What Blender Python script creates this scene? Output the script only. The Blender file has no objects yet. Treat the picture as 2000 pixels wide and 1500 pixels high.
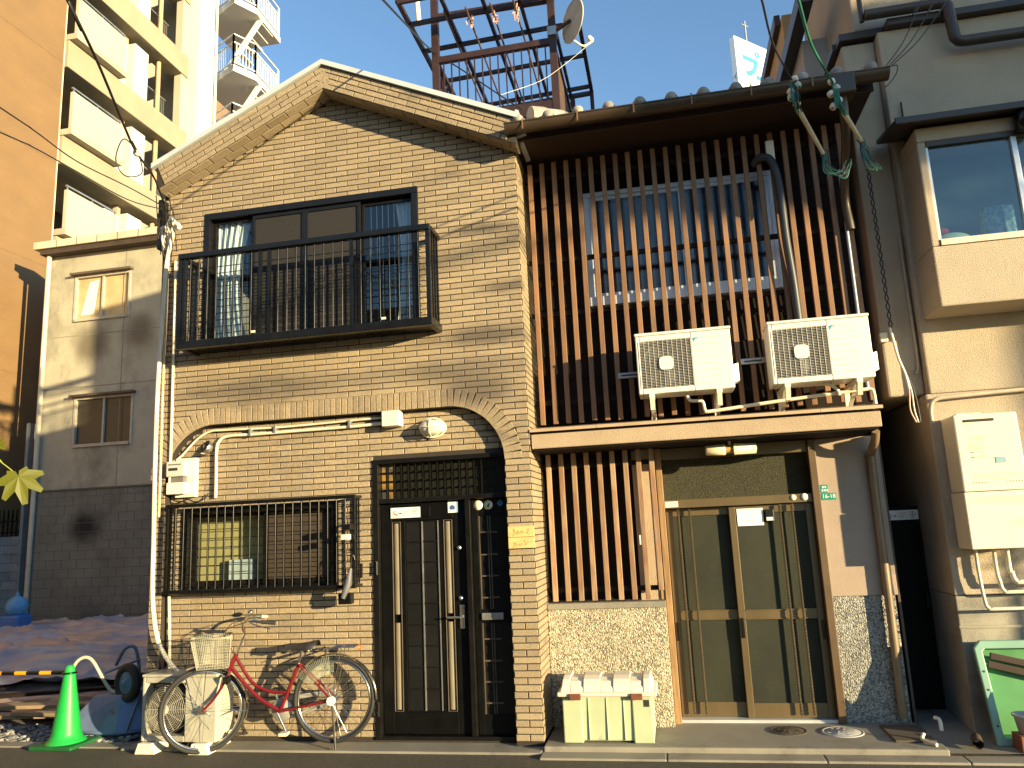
import bpy, bmesh, math, random
from mathutils import Vector, Matrix, noise as mnoise
random.seed(7)
SC = bpy.context.scene
COL = SC.collection
# ------------------------------------------------------------------ camera
CAM_C = Vector((1.097, -6.27, 1.70))
_up = Vector((-375, 8080, -1500)).normalized()
_x = Vector((7800, 635, 1500)).normalized()
_x = (_x - _up * _x.dot(_up)).normalized()
_y = _up.cross(_x)
RC = Matrix((_x, _y, _up))            # camera space -> world space
cam_d = bpy.data.cameras.new("camera"); cam = bpy.data.objects.new("camera", cam_d); COL.objects.link(cam)
cam_d.sensor_width = 36; cam_d.lens = 27.0; cam_d.clip_start = .05; cam_d.clip_end = 2000
cam.matrix_world = Matrix.Translation(CAM_C) @ RC.to_4x4()
SC.camera = cam
# ------------------------------------------------------------------ light
SUNV = Vector((1.75, -1.0, .27)).normalized()
world = bpy.data.worlds.new("World"); SC.world = world; world.use_nodes = True
nt = world.node_tree; nt.nodes.clear()
sky = nt.nodes.new("ShaderNodeTexSky"); sky.sky_type = 'NISHITA'; sky.sun_disc = False
sky.sun_elevation = math.asin(SUNV.z); sky.sun_rotation = math.atan2(SUNV.x, SUNV.y)
sky.altitude = 0; sky.air_density = 1.0; sky.dust_density = 0; sky.ozone_density = 2.5
bg = nt.nodes.new("ShaderNodeBackground"); bg.inputs[1].default_value = .142
wo = nt.nodes.new("ShaderNodeOutputWorld")
nt.links.new(sky.outputs[0], bg.inputs[0]); nt.links.new(bg.outputs[0], wo.inputs[0])
sun_d = bpy.data.lights.new("sun", 'SUN'); sun_d.energy = 5.0; sun_d.angle = math.radians(.53); sun_d.color = (1, .80, .44)
sun = bpy.data.objects.new("sun", sun_d); COL.objects.link(sun)
sun.rotation_euler = SUNV.to_track_quat('Z', 'Y').to_euler()
SC.cycles.diffuse_bounces = 2; SC.cycles.max_bounces = 8
SC.view_settings.view_transform = 'Standard'; SC.view_settings.look = 'None'
SC.view_settings.exposure = 1.40; SC.view_settings.gamma = 1; SC.view_settings.use_curve_mapping = False

# ------------------------------------------------------------------ surveying helpers: a sight line met with a known plane
def _ray(px, py): return RC @ Vector((px - 1000, 750 - py, -1500))
def at(px, py, Y):
    r = _ray(px, py); return CAM_C + r * ((Y - CAM_C.y) / r.y)
def atz(px, py, Z):
    r = _ray(px, py); return CAM_C + r * ((Z - CAM_C.z) / r.z)
def atx(px, py, X):
    r = _ray(px, py); return CAM_C + r * ((X - CAM_C.x) / r.x)

# ------------------------------------------------------------------ materials
def srgb(r, g, b):
    f = lambda c: (c/255/12.92) if c/255 <= .04045 else ((c/255+.055)/1.055)**2.4
    return (f(r), f(g), f(b))
MATS = {}
def mat(name, col, rough=.7, metal=0., var=.0, nscale=6., namt=.25, bscale=60., bump=.0, bdist=.004, col2=None, stretch=(1,1,1),
        spec=.5, stain=None, island=0., emit=None, coat=0., sheen=0.):
    """procedural surface: base colour, large mottling (namt), optional second colour, object / island variation, fine bump, stains"""
    if name in MATS: return MATS[name]
    m = bpy.data.materials.new(name); m.use_nodes = True; MATS[name] = m
    T = m.node_tree; N = T.nodes; L = T.links; b = N["Principled BSDF"]
    b.inputs["Roughness"].default_value = rough; b.inputs["Metallic"].default_value = metal
    b.inputs["Specular IOR Level"].default_value = spec; b.inputs["Coat Weight"].default_value = coat
    geo = N.new("ShaderNodeNewGeometry")
    mp = N.new("ShaderNodeMapping"); mp.inputs["Scale"].default_value = stretch
    L.new(geo.outputs["Position"], mp.inputs["Vector"])
    base = N.new("ShaderNodeRGB"); base.outputs[0].default_value = (*col, 1)
    out = base.outputs[0]
    n1 = N.new("ShaderNodeTexNoise"); n1.inputs["Scale"].default_value = nscale; n1.inputs["Detail"].default_value = 7; n1.inputs["Roughness"].default_value = .62
    L.new(mp.outputs[0], n1.inputs["Vector"])
    def mul(sock, fac_sock, lo, hi):
        mr = N.new("ShaderNodeMapRange"); mr.inputs[1].default_value = .25; mr.inputs[2].default_value = .75
        mr.inputs[3].default_value = lo; mr.inputs[4].default_value = hi; L.new(fac_sock, mr.inputs[0])
        v = N.new("ShaderNodeVectorMath"); v.operation = 'SCALE'; L.new(sock, v.inputs[0]); L.new(mr.outputs[0], v.inputs["Scale"])
        return v.outputs[0]
    if col2 is not None:
        mx = N.new("ShaderNodeMix"); mx.data_type = 'RGBA'
        mr = N.new("ShaderNodeMapRange"); mr.inputs[1].default_value = .42; mr.inputs[2].default_value = .58
        n2 = N.new("ShaderNodeTexNoise"); n2.inputs["Scale"].default_value = nscale*2.3; n2.inputs["Detail"].default_value = 6
        L.new(mp.outputs[0], n2.inputs["Vector"]); L.new(n2.outputs[0], mr.inputs[0]); L.new(mr.outputs[0], mx.inputs[0])
        L.new(out, mx.inputs[6]); mx.inputs[7].default_value = (*col2, 1); out = mx.outputs[2]
    if namt: out = mul(out, n1.outputs[0], 1-namt, 1+namt)
    if var:
        oi = N.new("ShaderNodeObjectInfo")
        mr = N.new("ShaderNodeMapRange"); mr.inputs[3].default_value = 1-var; mr.inputs[4].default_value = 1+var; L.new(oi.outputs["Random"], mr.inputs[0])
        v = N.new("ShaderNodeVectorMath"); v.operation = 'SCALE'; L.new(out, v.inputs[0]); L.new(mr.outputs[0], v.inputs["Scale"]); out = v.outputs[0]
    if island:
        mr = N.new("ShaderNodeMapRange"); mr.inputs[3].default_value = 1-island; mr.inputs[4].default_value = 1+island; L.new(geo.outputs["Random Per Island"], mr.inputs[0])
        v = N.new("ShaderNodeVectorMath"); v.operation = 'SCALE'; L.new(out, v.inputs[0]); L.new(mr.outputs[0], v.inputs["Scale"]); out = v.outputs[0]
    if stain:
        scol, sscale, lo, hi, sstretch = stain
        mp2 = N.new("ShaderNodeMapping"); mp2.inputs["Scale"].default_value = sstretch; mp2.inputs["Location"].default_value = (3.1, 1.7, 5.3)
        L.new(geo.outputs["Position"], mp2.inputs["Vector"])
        n3 = N.new("ShaderNodeTexNoise"); n3.inputs["Scale"].default_value = sscale; n3.inputs["Detail"].default_value = 8; n3.inputs["Roughness"].default_value = .7
        L.new(mp2.outputs[0], n3.inputs["Vector"])
        mr = N.new("ShaderNodeMapRange"); mr.inputs[1].default_value = lo; mr.inputs[2].default_value = hi; L.new(n3.outputs[0], mr.inputs[0])
        mx = N.new("ShaderNodeMix"); mx.data_type = 'RGBA'; L.new(mr.outputs[0], mx.inputs[0]); L.new(out, mx.inputs[6]); mx.inputs[7].default_value = (*scol, 1); out = mx.outputs[2]
    L.new(out, b.inputs["Base Color"])
    mrr = N.new("ShaderNodeMapRange"); mrr.inputs[3].default_value = max(.02, rough-.12); mrr.inputs[4].default_value = min(1, rough+.12); L.new(n1.outputs[0], mrr.inputs[0]); L.new(mrr.outputs[0], b.inputs["Roughness"])
    if bump:
        nb = N.new("ShaderNodeTexNoise"); nb.inputs["Scale"].default_value = bscale; nb.inputs["Detail"].default_value = 5; nb.inputs["Roughness"].default_value = .65
        L.new(mp.outputs[0], nb.inputs["Vector"])
        bp = N.new("ShaderNodeBump"); bp.inputs["Strength"].default_value = bump; bp.inputs["Distance"].default_value = bdist
        L.new(nb.outputs[0], bp.inputs["Height"]); L.new(bp.outputs[0], b.inputs["Normal"])
    if emit: b.inputs["Emission Color"].default_value = (*emit[0], 1); b.inputs["Emission Strength"].default_value = emit[1]
    return m
def glass(name, tint=(.9, .95, .95), rough=.0, ior=1.5, bump=0, bscale=80, trans=1.0, refl=1.0):
    """thin pane: mirror by Fresnel, otherwise clear"""
    if name in MATS: return MATS[name]
    m = bpy.data.materials.new(name); m.use_nodes = True; MATS[name] = m
    T = m.node_tree; N = T.nodes; L = T.links; N.remove(N["Principled BSDF"]); o = N["Material Output"]
    tr = N.new("ShaderNodeBsdfTransparent"); tr.inputs[0].default_value = (*tint, 1)
    gl = N.new("ShaderNodeBsdfGlossy"); gl.inputs["Roughness"].default_value = rough
    ge = N.new("ShaderNodeNewGeometry"); dt = N.new("ShaderNodeVectorMath"); dt.operation = 'DOT_PRODUCT'; L.new(ge.outputs["Normal"], dt.inputs[0]); L.new(ge.outputs["Incoming"], dt.inputs[1])
    ab = N.new("ShaderNodeMath"); ab.operation = 'ABSOLUTE'; L.new(dt.outputs["Value"], ab.inputs[0])
    om = N.new("ShaderNodeMath"); om.operation = 'SUBTRACT'; om.inputs[0].default_value = 1; L.new(ab.outputs[0], om.inputs[1])
    pw = N.new("ShaderNodeMath"); pw.operation = 'POWER'; pw.inputs[1].default_value = 5; L.new(om.outputs[0], pw.inputs[0])
    mu = N.new("ShaderNodeMath"); mu.operation = 'MULTIPLY_ADD'; mu.inputs[1].default_value = .85*refl; mu.inputs[2].default_value = .06*refl; L.new(pw.outputs[0], mu.inputs[0])
    mx = N.new("ShaderNodeMixShader"); L.new(mu.outputs[0], mx.inputs[0]); L.new(tr.outputs[0], mx.inputs[1]); L.new(gl.outputs[0], mx.inputs[2])
    if bump:
        tc = N.new("ShaderNodeNewGeometry"); nz = N.new("ShaderNodeTexNoise"); nz.inputs["Scale"].default_value = bscale
        L.new(tc.outputs["Position"], nz.inputs["Vector"]); bp = N.new("ShaderNodeBump"); bp.inputs["Strength"].default_value = bump; bp.inputs["Distance"].default_value = .01
        L.new(nz.outputs[0], bp.inputs["Height"]); L.new(bp.outputs[0], gl.inputs["Normal"])
    L.new(mx.outputs[0], o.inputs[0])
    return m

# ------------------------------------------------------------------ mesh helpers
class MB:
    def __init__(s): s.v = []; s.f = []; s.sm = []
    def poly(s, pts, smooth=False):
        i = len(s.v); s.v += [tuple(p) for p in pts]; s.f.append(tuple(range(i, i+len(pts)))); s.sm.append(smooth); return s
    def raw(s, vs, fs, smooth=False):
        i = len(s.v); s.v += [tuple(p) for p in vs]
        for f in fs: s.f.append(tuple(i+k for k in f)); s.sm.append(smooth)
        return s
    def box(s, x0, x1, y0, y1, z0, z1):
        if x0 > x1: x0, x1 = x1, x0
        if y0 > y1: y0, y1 = y1, y0
        if z0 > z1: z0, z1 = z1, z0
        return s.raw([(x0,y0,z0),(x1,y0,z0),(x1,y1,z0),(x0,y1,z0),(x0,y0,z1),(x1,y0,z1),(x1,y1,z1),(x0,y1,z1)],
                     [(0,3,2,1),(4,5,6,7),(0,1,5,4),(1,2,6,5),(2,3,7,6),(3,0,4,7)])
    def cbox(s, c, u, v, n):
        """oriented box: centre and three half-axis vectors"""
        c, u, v, n = Vector(c), Vector(u), Vector(v), Vector(n)
        P = [c+a*u+b*v+d*n for d in (-1,1) for a, b in ((-1,-1),(1,-1),(1,1),(-1,1))]
        return s.raw(P, [(0,3,2,1),(4,5,6,7),(0,1,5,4),(1,2,6,5),(2,3,7,6),(3,0,4,7)])
    def bar(s, p, q, w, h, up=(0,0,1)):
        p, q = Vector(p), Vector(q); d = (q-p); L = d.length; d /= L; up = Vector(up)
        a = d.cross(up)
        if a.length < 1e-4: a = d.cross(Vector((0,1,0)))
        a.normalize(); b = a.cross(d)
        return s.cbox((p+q)/2, d*L/2, a*w/2, b*h/2)
    def tube(s, pts, r, n=8, cap=True, closed=False):
        pts = [Vector(p) for p in pts]; m = len(pts)
        rs = r if isinstance(r, (list, tuple)) else [r]*m
        prev = None; rings = []
        for i, p in enumerate(pts):
            if closed: d = pts[(i+1) % m]-pts[i-1]
            else: d = (pts[min(i+1, m-1)]-pts[max(i-1, 0)])
            d.normalize()
            if prev is None:
                a = d.cross(Vector((0,0,1)))
                if a.length < .1: a = d.cross(Vector((0,1,0)))
            else: a = prev - d*prev.dot(d)
            a.normalize(); prev = a; b = d.cross(a)
            rings.append([p+(a*math.cos(t)+b*math.sin(t))*rs[i] for t in [2*math.pi*k/n for k in range(n)]])
        vs = [v for R_ in rings for v in R_]; fs = []
        for i in range(m if closed else m-1):
            j = (i+1) % m
            for k in range(n):
                k2 = (k+1) % n; fs.append((i*n+k, j*n+k, j*n+k2, i*n+k2))
        s.raw(vs, fs, True)
        if cap and not closed:
            s.poly(list(reversed(rings[0]))); s.poly(rings[-1])
        return s
    def lathe(s, prof, n=24, o=(0,0,0), ax=(0,0,1), smooth=True):
        o = Vector(o); ax = Vector(ax).normalized(); a = ax.orthogonal().normalized(); b = ax.cross(a)
        vs = []; fs = []
        for r, z in prof:
            for k in range(n):
                t = 2*math.pi*k/n; vs.append(o+ax*z+(a*math.cos(t)+b*math.sin(t))*r)
        for i in range(len(prof)-1):
            for k in range(n): fs.append((i*n+k, i*n+(k+1) % n, (i+1)*n+(k+1) % n, (i+1)*n+k))
        return s.raw(vs, fs, smooth)
    def prism(s, pts, d):
        """closed outline (list of 3d points) swept by vector d"""
        d = Vector(d); P = [Vector(p) for p in pts]; n = len(P)
        s.poly(P); s.poly([p+d for p in reversed(P)])
        for i in range(n):
            j = (i+1) % n; s.poly([P[j], P[i], P[i]+d, P[j]+d])
        return s
    def sphere(s, c, r, nu=16, nv=8, sc=(1,1,1)):
        c = Vector(c); vs = []; fs = []
        for i in range(nv+1):
            ph = math.pi*i/nv
            for k in range(nu):
                t = 2*math.pi*k/nu; vs.append(c+Vector((r*sc[0]*math.sin(ph)*math.cos(t), r*sc[1]*math.sin(ph)*math.sin(t), r*sc[2]*math.cos(ph))))
        for i in range(nv):
            for k in range(nu): fs.append((i*nu+k, (i+1)*nu+k, (i+1)*nu+(k+1) % nu, i*nu+(k+1) % nu))
        return s.raw(vs, fs, True)
    def brick(s, O, U, V, N, u0, u1, v0, v1, h=.007, c=.0035, tilt=0):
        """one tile with bevelled arrises standing h proud of the surface O,U,V"""
        def P(u, v, n): return O+U*u+V*v+N*n
        t1 = random.uniform(-tilt, tilt); t2 = random.uniform(-tilt, tilt); t3 = random.uniform(-tilt, tilt)*.5
        vs = [P(u0,v0,-.004),P(u1,v0,-.004),P(u1,v1,-.004),P(u0,v1,-.004)]
        vs += [P(u0,v0,h-c),P(u1,v0,h-c),P(u1,v1,h-c),P(u0,v1,h-c)]
        vs += [P(u0+c,v0+c,h+t1-t2+t3),P(u1-c,v0+c,h-t1-t2+t3),P(u1-c,v1-c,h-t1+t2+t3),P(u0+c,v1-c,h+t1+t2+t3)]
        fs = [(i, (i+1) % 4, 4+(i+1) % 4, 4+i) for i in range(4)]+[(4+i, 4+(i+1) % 4, 8+(i+1) % 4, 8+i) for i in range(4)]+[(8,9,10,11)]
        return s.raw(vs, fs)
    def mesh(s, name):
        me = bpy.data.meshes.new(name); me.from_pydata(s.v, [], s.f)
        me.polygons.foreach_set("use_smooth", s.sm); me.update(); return me
    def build(s, name, m, parent=None, bevel=0., local=False, fix=True):
        me = s.mesh(name)
        if fix:
            b = bmesh.new(); b.from_mesh(me); bmesh.ops.recalc_face_normals(b, faces=b.faces); b.to_mesh(me); b.free()
        me.materials.append(m if not isinstance(m, str) else MATS[m])
        return link(name, me, parent, bevel, local)
def link(name, me, parent=None, bevel=0., local=False):
    o = bpy.data.objects.new(name, me); COL.objects.link(o)
    if parent is not None:
        o.parent = parent
        if not local:
            w = Vector((0,0,0)); p = parent
            while p is not None: w += p.location; p = p.parent
            o.location = -w
    if bevel:
        b = o.modifiers.new("bevel", 'BEVEL'); b.width = bevel; b.segments = 2; b.limit_method = 'ANGLE'; b.angle_limit = math.radians(40)
        b.harden_normals = False
    return o
def tag(o, label, cat, group=None, kind=None):
    if label: o["label"] = label
    if cat: o["category"] = cat
    if group: o["group"] = group
    if kind: o["kind"] = kind
    return o
def thing(name, label, cat, loc=(0,0,0), group=None, rz=0.):
    o = bpy.data.objects.new(name, None); COL.objects.link(o); o.location = loc; o.rotation_euler = (0,0,rz); o.empty_display_size = .1
    return tag(o, label, cat, group)
def struct(name, mb, m, bevel=0.):
    o = mb.build(name, m, None, bevel); o["kind"] = "structure"; return o
def stuff(o): o["kind"] = "stuff"; return o
def copy_tree(o, parent=None):
    c = o.copy(); COL.objects.link(c); c.parent = parent
    for ch in list(o.children): copy_tree(ch, c)
    return c
def smooth_path(pts, k=6):
    """Catmull-Rom through points"""
    P = [Vector(p) for p in pts]; P = [P[0]*2-P[1]]+P+[P[-1]*2-P[-2]]; out = []
    for i in range(1, len(P)-2):
        for j in range(k):
            t = j/k; a, b, c, d = P[i-1:i+3]
            out.append(.5*((2*b)+(c-a)*t+(2*a-5*b+4*c-d)*t*t+(3*b-a-3*c+d)*t**3))
    out.append(P[-2]); return out
def text_mesh(body, size, extrude=.0, bold=0.):
    cu = bpy.data.curves.new("lettering", 'FONT'); cu.body = body; cu.size = size; cu.align_x = 'CENTER'; cu.align_y = 'CENTER'; cu.extrude = extrude; cu.offset = bold
    ob = bpy.data.objects.new("lettering", cu); COL.objects.link(ob)
    dg = bpy.context.evaluated_depsgraph_get(); me = bpy.data.meshes.new_from_object(ob.evaluated_get(dg))
    bpy.data.objects.remove(ob); bpy.data.curves.remove(cu); return me
def lettering(body, size, m, parent, M4, bold=0.):
    me = text_mesh(body, size, 0., bold); me.transform(M4); me.materials.append(m)
    return link("lettering", me, parent)
def facing(x, y, z, rz=0):           # lettering upright on a wall that faces -Y
    return Matrix.Translation((x, y, z)) @ Matrix.Rotation(rz, 4, 'Z') @ Matrix.Rotation(math.pi/2, 4, 'X')
XA, YA, ZA = Vector((1,0,0)), Vector((0,1,0)), Vector((0,0,1))

def soot(m, c, r, col=(.012,.011,.011), sc=(1,1,1), k=.96):
    """a soot or damp mark of its own shape at a fixed place on a surface"""
    T = m.node_tree; N = T.nodes; L = T.links; b = N["Principled BSDF"]; src = b.inputs["Base Color"].links[0].from_socket
    g = N.new("ShaderNodeNewGeometry"); ns = N.new("ShaderNodeTexNoise"); ns.inputs["Scale"].default_value = .75/r; ns.inputs["Detail"].default_value = 7; L.new(g.outputs["Position"], ns.inputs["Vector"])
    sb_ = N.new("ShaderNodeVectorMath"); sb_.operation = 'SUBTRACT'; L.new(g.outputs["Position"], sb_.inputs[0]); sb_.inputs[1].default_value = c
    ml = N.new("ShaderNodeVectorMath"); ml.operation = 'MULTIPLY'; L.new(sb_.outputs[0], ml.inputs[0]); ml.inputs[1].default_value = sc
    d = N.new("ShaderNodeVectorMath"); d.operation = 'LENGTH'; L.new(ml.outputs[0], d.inputs[0])
    ad = N.new("ShaderNodeMath"); ad.operation = 'MULTIPLY_ADD'; L.new(ns.outputs[0], ad.inputs[0]); ad.inputs[1].default_value = r*1.1; L.new(d.outputs["Value"], ad.inputs[2])
    mr = N.new("ShaderNodeMapRange"); mr.interpolation_type = 'SMOOTHSTEP'; mr.inputs[1].default_value = r*.7; mr.inputs[2].default_value = r*1.9; mr.inputs[3].default_value = k; mr.inputs[4].default_value = 0; L.new(ad.outputs[0], mr.inputs[0])
    mx = N.new("ShaderNodeMix"); mx.data_type = 'RGBA'; L.new(mr.outputs[0], mx.inputs[0]); L.new(src, mx.inputs[6]); mx.inputs[7].default_value = (*col, 1); L.new(mx.outputs[2], b.inputs["Base Color"])
# ------------------------------------------------------------------ palette
brickm = mat("brick_tile", (.362,.280,.180), .75, var=.10, island=.13, nscale=95, namt=.42, bscale=200, bump=1, bdist=.009,
             stain=((.075,.06,.055), 1.05, .565, .75, (.55, 1, 2.6)))
soot(brickm, (-.30,0,4.30), .22, (.05,.045,.045), (.55,1,3.2), .8); soot(brickm, (-.25,0,3.33), .30, (.06,.05,.05), (.5,1,3), .75); soot(brickm, (-.55,0,3.05), .3, (.07,.06,.055), (.4,1,2.4), .6); soot(brickm, (-2.4,0,3.03), .4, (.08,.07,.06), (.35,1,3), .6); soot(brickm, (-.45,0,2.86), .25, (.06,.05,.05), (.6,1,1.6), .7); soot(brickm, (-.12,0,3.75), .2, (.06,.05,.05), (.7,1,3), .7)
mortar = mat("dark_mortar", (.03,.023,.018), .9, nscale=20, bscale=150, bump=.3)
bronze = mat("dark_bronze_aluminium", (.007,.0065,.006), .3, spec=.4, nscale=9, namt=.3)
blackm = mat("black_paint", (.006,.006,.006), .28, spec=.45, nscale=12, namt=.3)
doorblk = mat("black_door_lacquer", (.004,.004,.004), .42, spec=.2, nscale=7, namt=.4, bscale=120, bump=.1)
tan_mold = mat("reflection_tan", (.24,.20,.135), .5, nscale=5, namt=.15)  # tan half-rounds imitate light reflected in the door's dark lacquer
white_met = mat("pale_roof_metal", (.55,.58,.58), .4, metal=.2, nscale=4, namt=.12)
white_pl = mat("ivory_plastic", (.74,.68,.56), .45, nscale=5, namt=.1, stain=((.42,.36,.26), 3, .62, .8, (1,1,.4)))
cream_pipe = mat("cream_pipe", (.72,.64,.48), .4, nscale=5, namt=.12)
grey_pipe = mat("grey_pipe", (.34,.34,.33), .45, nscale=6, namt=.15)
steel = mat("bright_steel", (.62,.6,.56), .28, metal=.95, nscale=10, namt=.12)
dullsteel = mat("dull_steel", (.42,.41,.39), .45, metal=.8, nscale=10, namt=.2)
rubber = mat("black_rubber", (.018,.018,.018), .7, nscale=14, namt=.3)
wire_blk = mat("black_cable", (.015,.015,.017), .5)
curtain = mat("white_curtain", (.78,.74,.66), .9, nscale=8, namt=.08)
roomdark = mat("room_wall", (.22,.19,.15), .9, nscale=3)
yellowwall = mat("yellow_room_wall", (.62,.45,.17), .9, nscale=2, namt=.15)
screen = mat("insect_screen", (.018,.016,.015), .75, nscale=40, namt=.2)
pane_clear = glass("clear_glass", (.86,.92,.95))
pane_dark = glass("dark_glass", (.35,.4,.42), refl=1.2)
amber = mat("amber_glass", (.30,.17,.04), .25, nscale=3, namt=.5, col2=(.05,.05,.05))
# ================================================================== SETTING: ground
asphalt = mat("asphalt", (.095,.083,.066), .9, nscale=42, namt=.55, bscale=130, bump=1, bdist=.035, stain=((.06,.055,.05), .8, .52, .70, (1,1,1)))
concrete = mat("concrete", (.24,.22,.18), .85, nscale=2.2, namt=.22, bscale=90, bump=.5, bdist=.006, stain=((.11,.10,.085), 1.6, .54, .70, (1,1,1)))
gravelm = mat("gravel_dirt", (.15,.125,.10), .95, nscale=5, namt=.45, bscale=70, bump=1, bdist=.02, col2=(.23,.21,.19))
mb = MB(); mb.poly([(-300,-300,-.03),(300,-300,-.03),(300,300,-.03),(-300,300,-.03)]); struct("ground", mb, gravelm)
mb = MB(); mb.poly([(-90,-9.5,-.005),(90,-9.5,-.005),(90,.1,-.005),(-90,.1,-.005)]); struct("street", mb, asphalt)
mb = MB(); mb.box(-3.6,0.0,-.16,.12,-.03,.012); mb.box(-90,-3.604,-.10,.06,-.03,.006); struct("kerb", mb, concrete, .008)
mb = MB()
for x0, x1 in ((.004,.93),(.936,2.02),(2.026,2.93),(2.936,6.5)): mb.box(x0,x1,-.28,-.115,-.03,.010)
struct("gutter_stones", mb, concrete, .008)
mb = MB()
mb.box(.01,2.86,-.11,.70,-.03,.045); struct("concrete_apron", mb, concrete, .012)
mb = MB(); mb.raw([(2.866,-.10,.02),(6.5,-.10,.02),(6.5,1.3,.06),(2.866,1.3,.06)],[(0,1,2,3)]); struct("alley_floor", mb, concrete)
mb = MB(); mb.poly([(-60,-34,-.001),(60,-34,-.001),(60,-9.6,-.001),(-60,-9.6,-.001)]); struct("far_pavement", mb, asphalt)

# ================================================================== BRICK HOUSE
bh = thing("brick_house", "small brown brick-tiled gabled house with arched recess and black balcony", "house", (-1.75,4,0))
RX, RZ, RS = -1.748, 6.008, .457
def rake(x): return RZ-RS*abs(x-RX)
WX0, WX1, WZ0, WZ1 = -3.04, -.93, 3.45, 4.77          # balcony window opening
AR, BWD = .48, .155                                       # arch radius, band width
ACX0, ACX1, ACZ = -2.90, -.70, 2.255
GX0, GX1, GZ0, GZ1 = -3.22, -1.76, 1.26, 1.975         # lower window opening
DX0, DX1, DZ0, DZ1 = -1.395, -.10, .03, 2.31            # door opening
def arch_in(x):
    if x < ACX0: return ACZ+math.sqrt(max(0, AR**2-(ACX0-x)**2))
    if x > ACX1: return ACZ+math.sqrt(max(0, AR**2-(x-ACX1)**2))
    return ACZ+AR
YR = .09
mb = MB(); F = .006
def fr(x0, x1, z0, z1, y=F): mb.poly([(x0,y,z0),(x1,y,z0),(x1,y,z1),(x0,y,z1)])
# front face
fr(-3.5, WX0, 2.95, 4.8); fr(WX1, 0, 2.95, 4.8); fr(WX0, WX1, 2.95, WZ0); fr(WX0, WX1, WZ1, 4.8)
mb.poly([(-3.5,F,4.8),(0,F,4.8),(0,F,rake(0)-.1),(RX,F,rake(RX)-.1),(-3.5,F,rake(-3.5)-.1)])
AL, ARr = ACX0-AR, ACX1+AR
xs = [AL+(ARr-AL)*(.5-.5*math.cos(math.pi*i/80)) for i in range(81)]
for a, b in zip(xs, xs[1:]):
    mb.poly([(a,F,arch_in(a)),(b,F,arch_in(b)),(b,F,2.95),(a,F,2.95)])
    mb.poly([(a,F,arch_in(a)),(b,F,arch_in(b)),(b,YR+F,arch_in(b)),(a,YR+F,arch_in(a))])
fr(-3.5, AL, 0, 2.95); fr(ARr, 0, 0, 2.95)
mb.poly([(AL,F,0),(AL,YR,0),(AL,YR,ACZ),(AL,F,ACZ)]); mb.poly([(ARr,F,0),(ARr,YR+.1,0),(ARr,YR+.1,ACZ),(ARr,F,ACZ)])
# recessed face
Y2 = YR+F
fr(AL-.05, GX0, 0, 2.74, Y2); fr(GX0, GX1, 0, GZ0, Y2); fr(GX0, GX1, GZ1, 2.74, Y2); fr(GX1, DX0, 0, 2.74, Y2); fr(DX0, ARr+.02, DZ1, 2.74, Y2); fr(DX0, ARr+.02, 0, DZ0, Y2)
# window reveals and sides, back
def reveal(x0, x1, z0, z1, y0, y1):
    for p, q in (((x0,z0),(x1,z0)),((x1,z0),(x1,z1)),((x1,z1),(x0,z1)),((x0,z1),(x0,z0))):
        mb.poly([(p[0],y0,p[1]),(q[0],y0,q[1]),(q[0],y1,q[1]),(p[0],y1,p[1])])
reveal(WX0, WX1, WZ0, WZ1, F, .2); reveal(GX0, GX1, GZ0, GZ1, Y2, .25); reveal(DX0, DX1, DZ0, DZ1, Y2, .3)
mb.poly([(-3.5,F,0),(-3.5,8,0),(-3.5,8,5.2),(-3.5,F,5.2)]); mb.poly([(-F,F,0),(-F,8,0),(-F,8,5.2),(-F,F,5.2)])
mb.poly([(-3.5,8,0),(0,8,0),(0,8,5.2),(RX,8,6),(-3.5,8,5.2)])
wall = mb.build("wall", mortar, bh, fix=False)
# ---- brick courses
ML, MH, JT = .213, .0525, .0075
BR = []                                                   # (O,U,V,N,u0,u1,v0,v1)
def courses(O, U, V, N, z0, z1, intervals, ph=0., top=False):
    n0 = int(math.floor((z0+1e-6)/MH))
    for i in range(n0, int(math.ceil(z1/MH))+1):
        v0, v1 = i*MH, (i+1)*MH-JT
        if v0 < z0-1e-6 or v1 > z1+.02: continue
        for a, b in intervals(v1 if top else (v0+v1)/2):
            off = (ML/2 if i % 2 else 0)+ph
            k = math.floor((a-off)/ML)
            while k*ML+off < b:
                u0, u1 = max(a, k*ML+off), min(b, (k+1)*ML+off-JT)
                if u1-u0 > .022: BR.append((O, U, V, N, u0, u1, v0, v1))
                k += 1
def cut(iv, a, b):
    out = []
    for x0, x1 in iv:
        if b <= x0 or a >= x1: out.append((x0, x1)); continue
        if a > x0: out.append((x0, a))
        if b < x1: out.append((b, x1))
    return out
def front_iv(z):
    iv = [(-3.5, 0.)]
    if z > 4.8: h = (rake(RX)-.2-z)/RS; iv = [(max(-3.5, RX-h), min(0, RX+h))] if h > 0 else []
    if WZ0-.02 < z < WZ1+.02: iv = cut(iv, WX0-.012, WX1+.012)
    ro = AR+BWD-.004
    if z < ACZ: iv = cut(iv, AL-.0, ARr+.0)
    elif z < ACZ+ro-.002:
        d = math.sqrt(ro*ro-(z-ACZ)**2); iv = cut(iv, ACX0-d, ACX1+d)
    return iv
def pier_iv(z):
    iv = front_iv(z)
    if z < ACZ: iv = [(a, b) for a, b in iv]
    return iv
courses(Vector((0,F,0)), XA, ZA, -YA, 0.03, 6.0, pier_iv, 0., True)
def rec_iv(z):
    iv = [(AL, ARr)]
    if z > ACZ:
        if z > ACZ+AR-.005: return []
        d = math.sqrt(AR**2-(z-ACZ)**2); iv = [(ACX0-d, ACX1+d)]
    if GZ0-.03 < z < GZ1+.03: iv = cut(iv, GX0-.02, GX1+.02)
    if DZ0 < z < DZ1+.03: iv = cut(iv, DX0-.02, DX1+1)
    return iv
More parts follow.
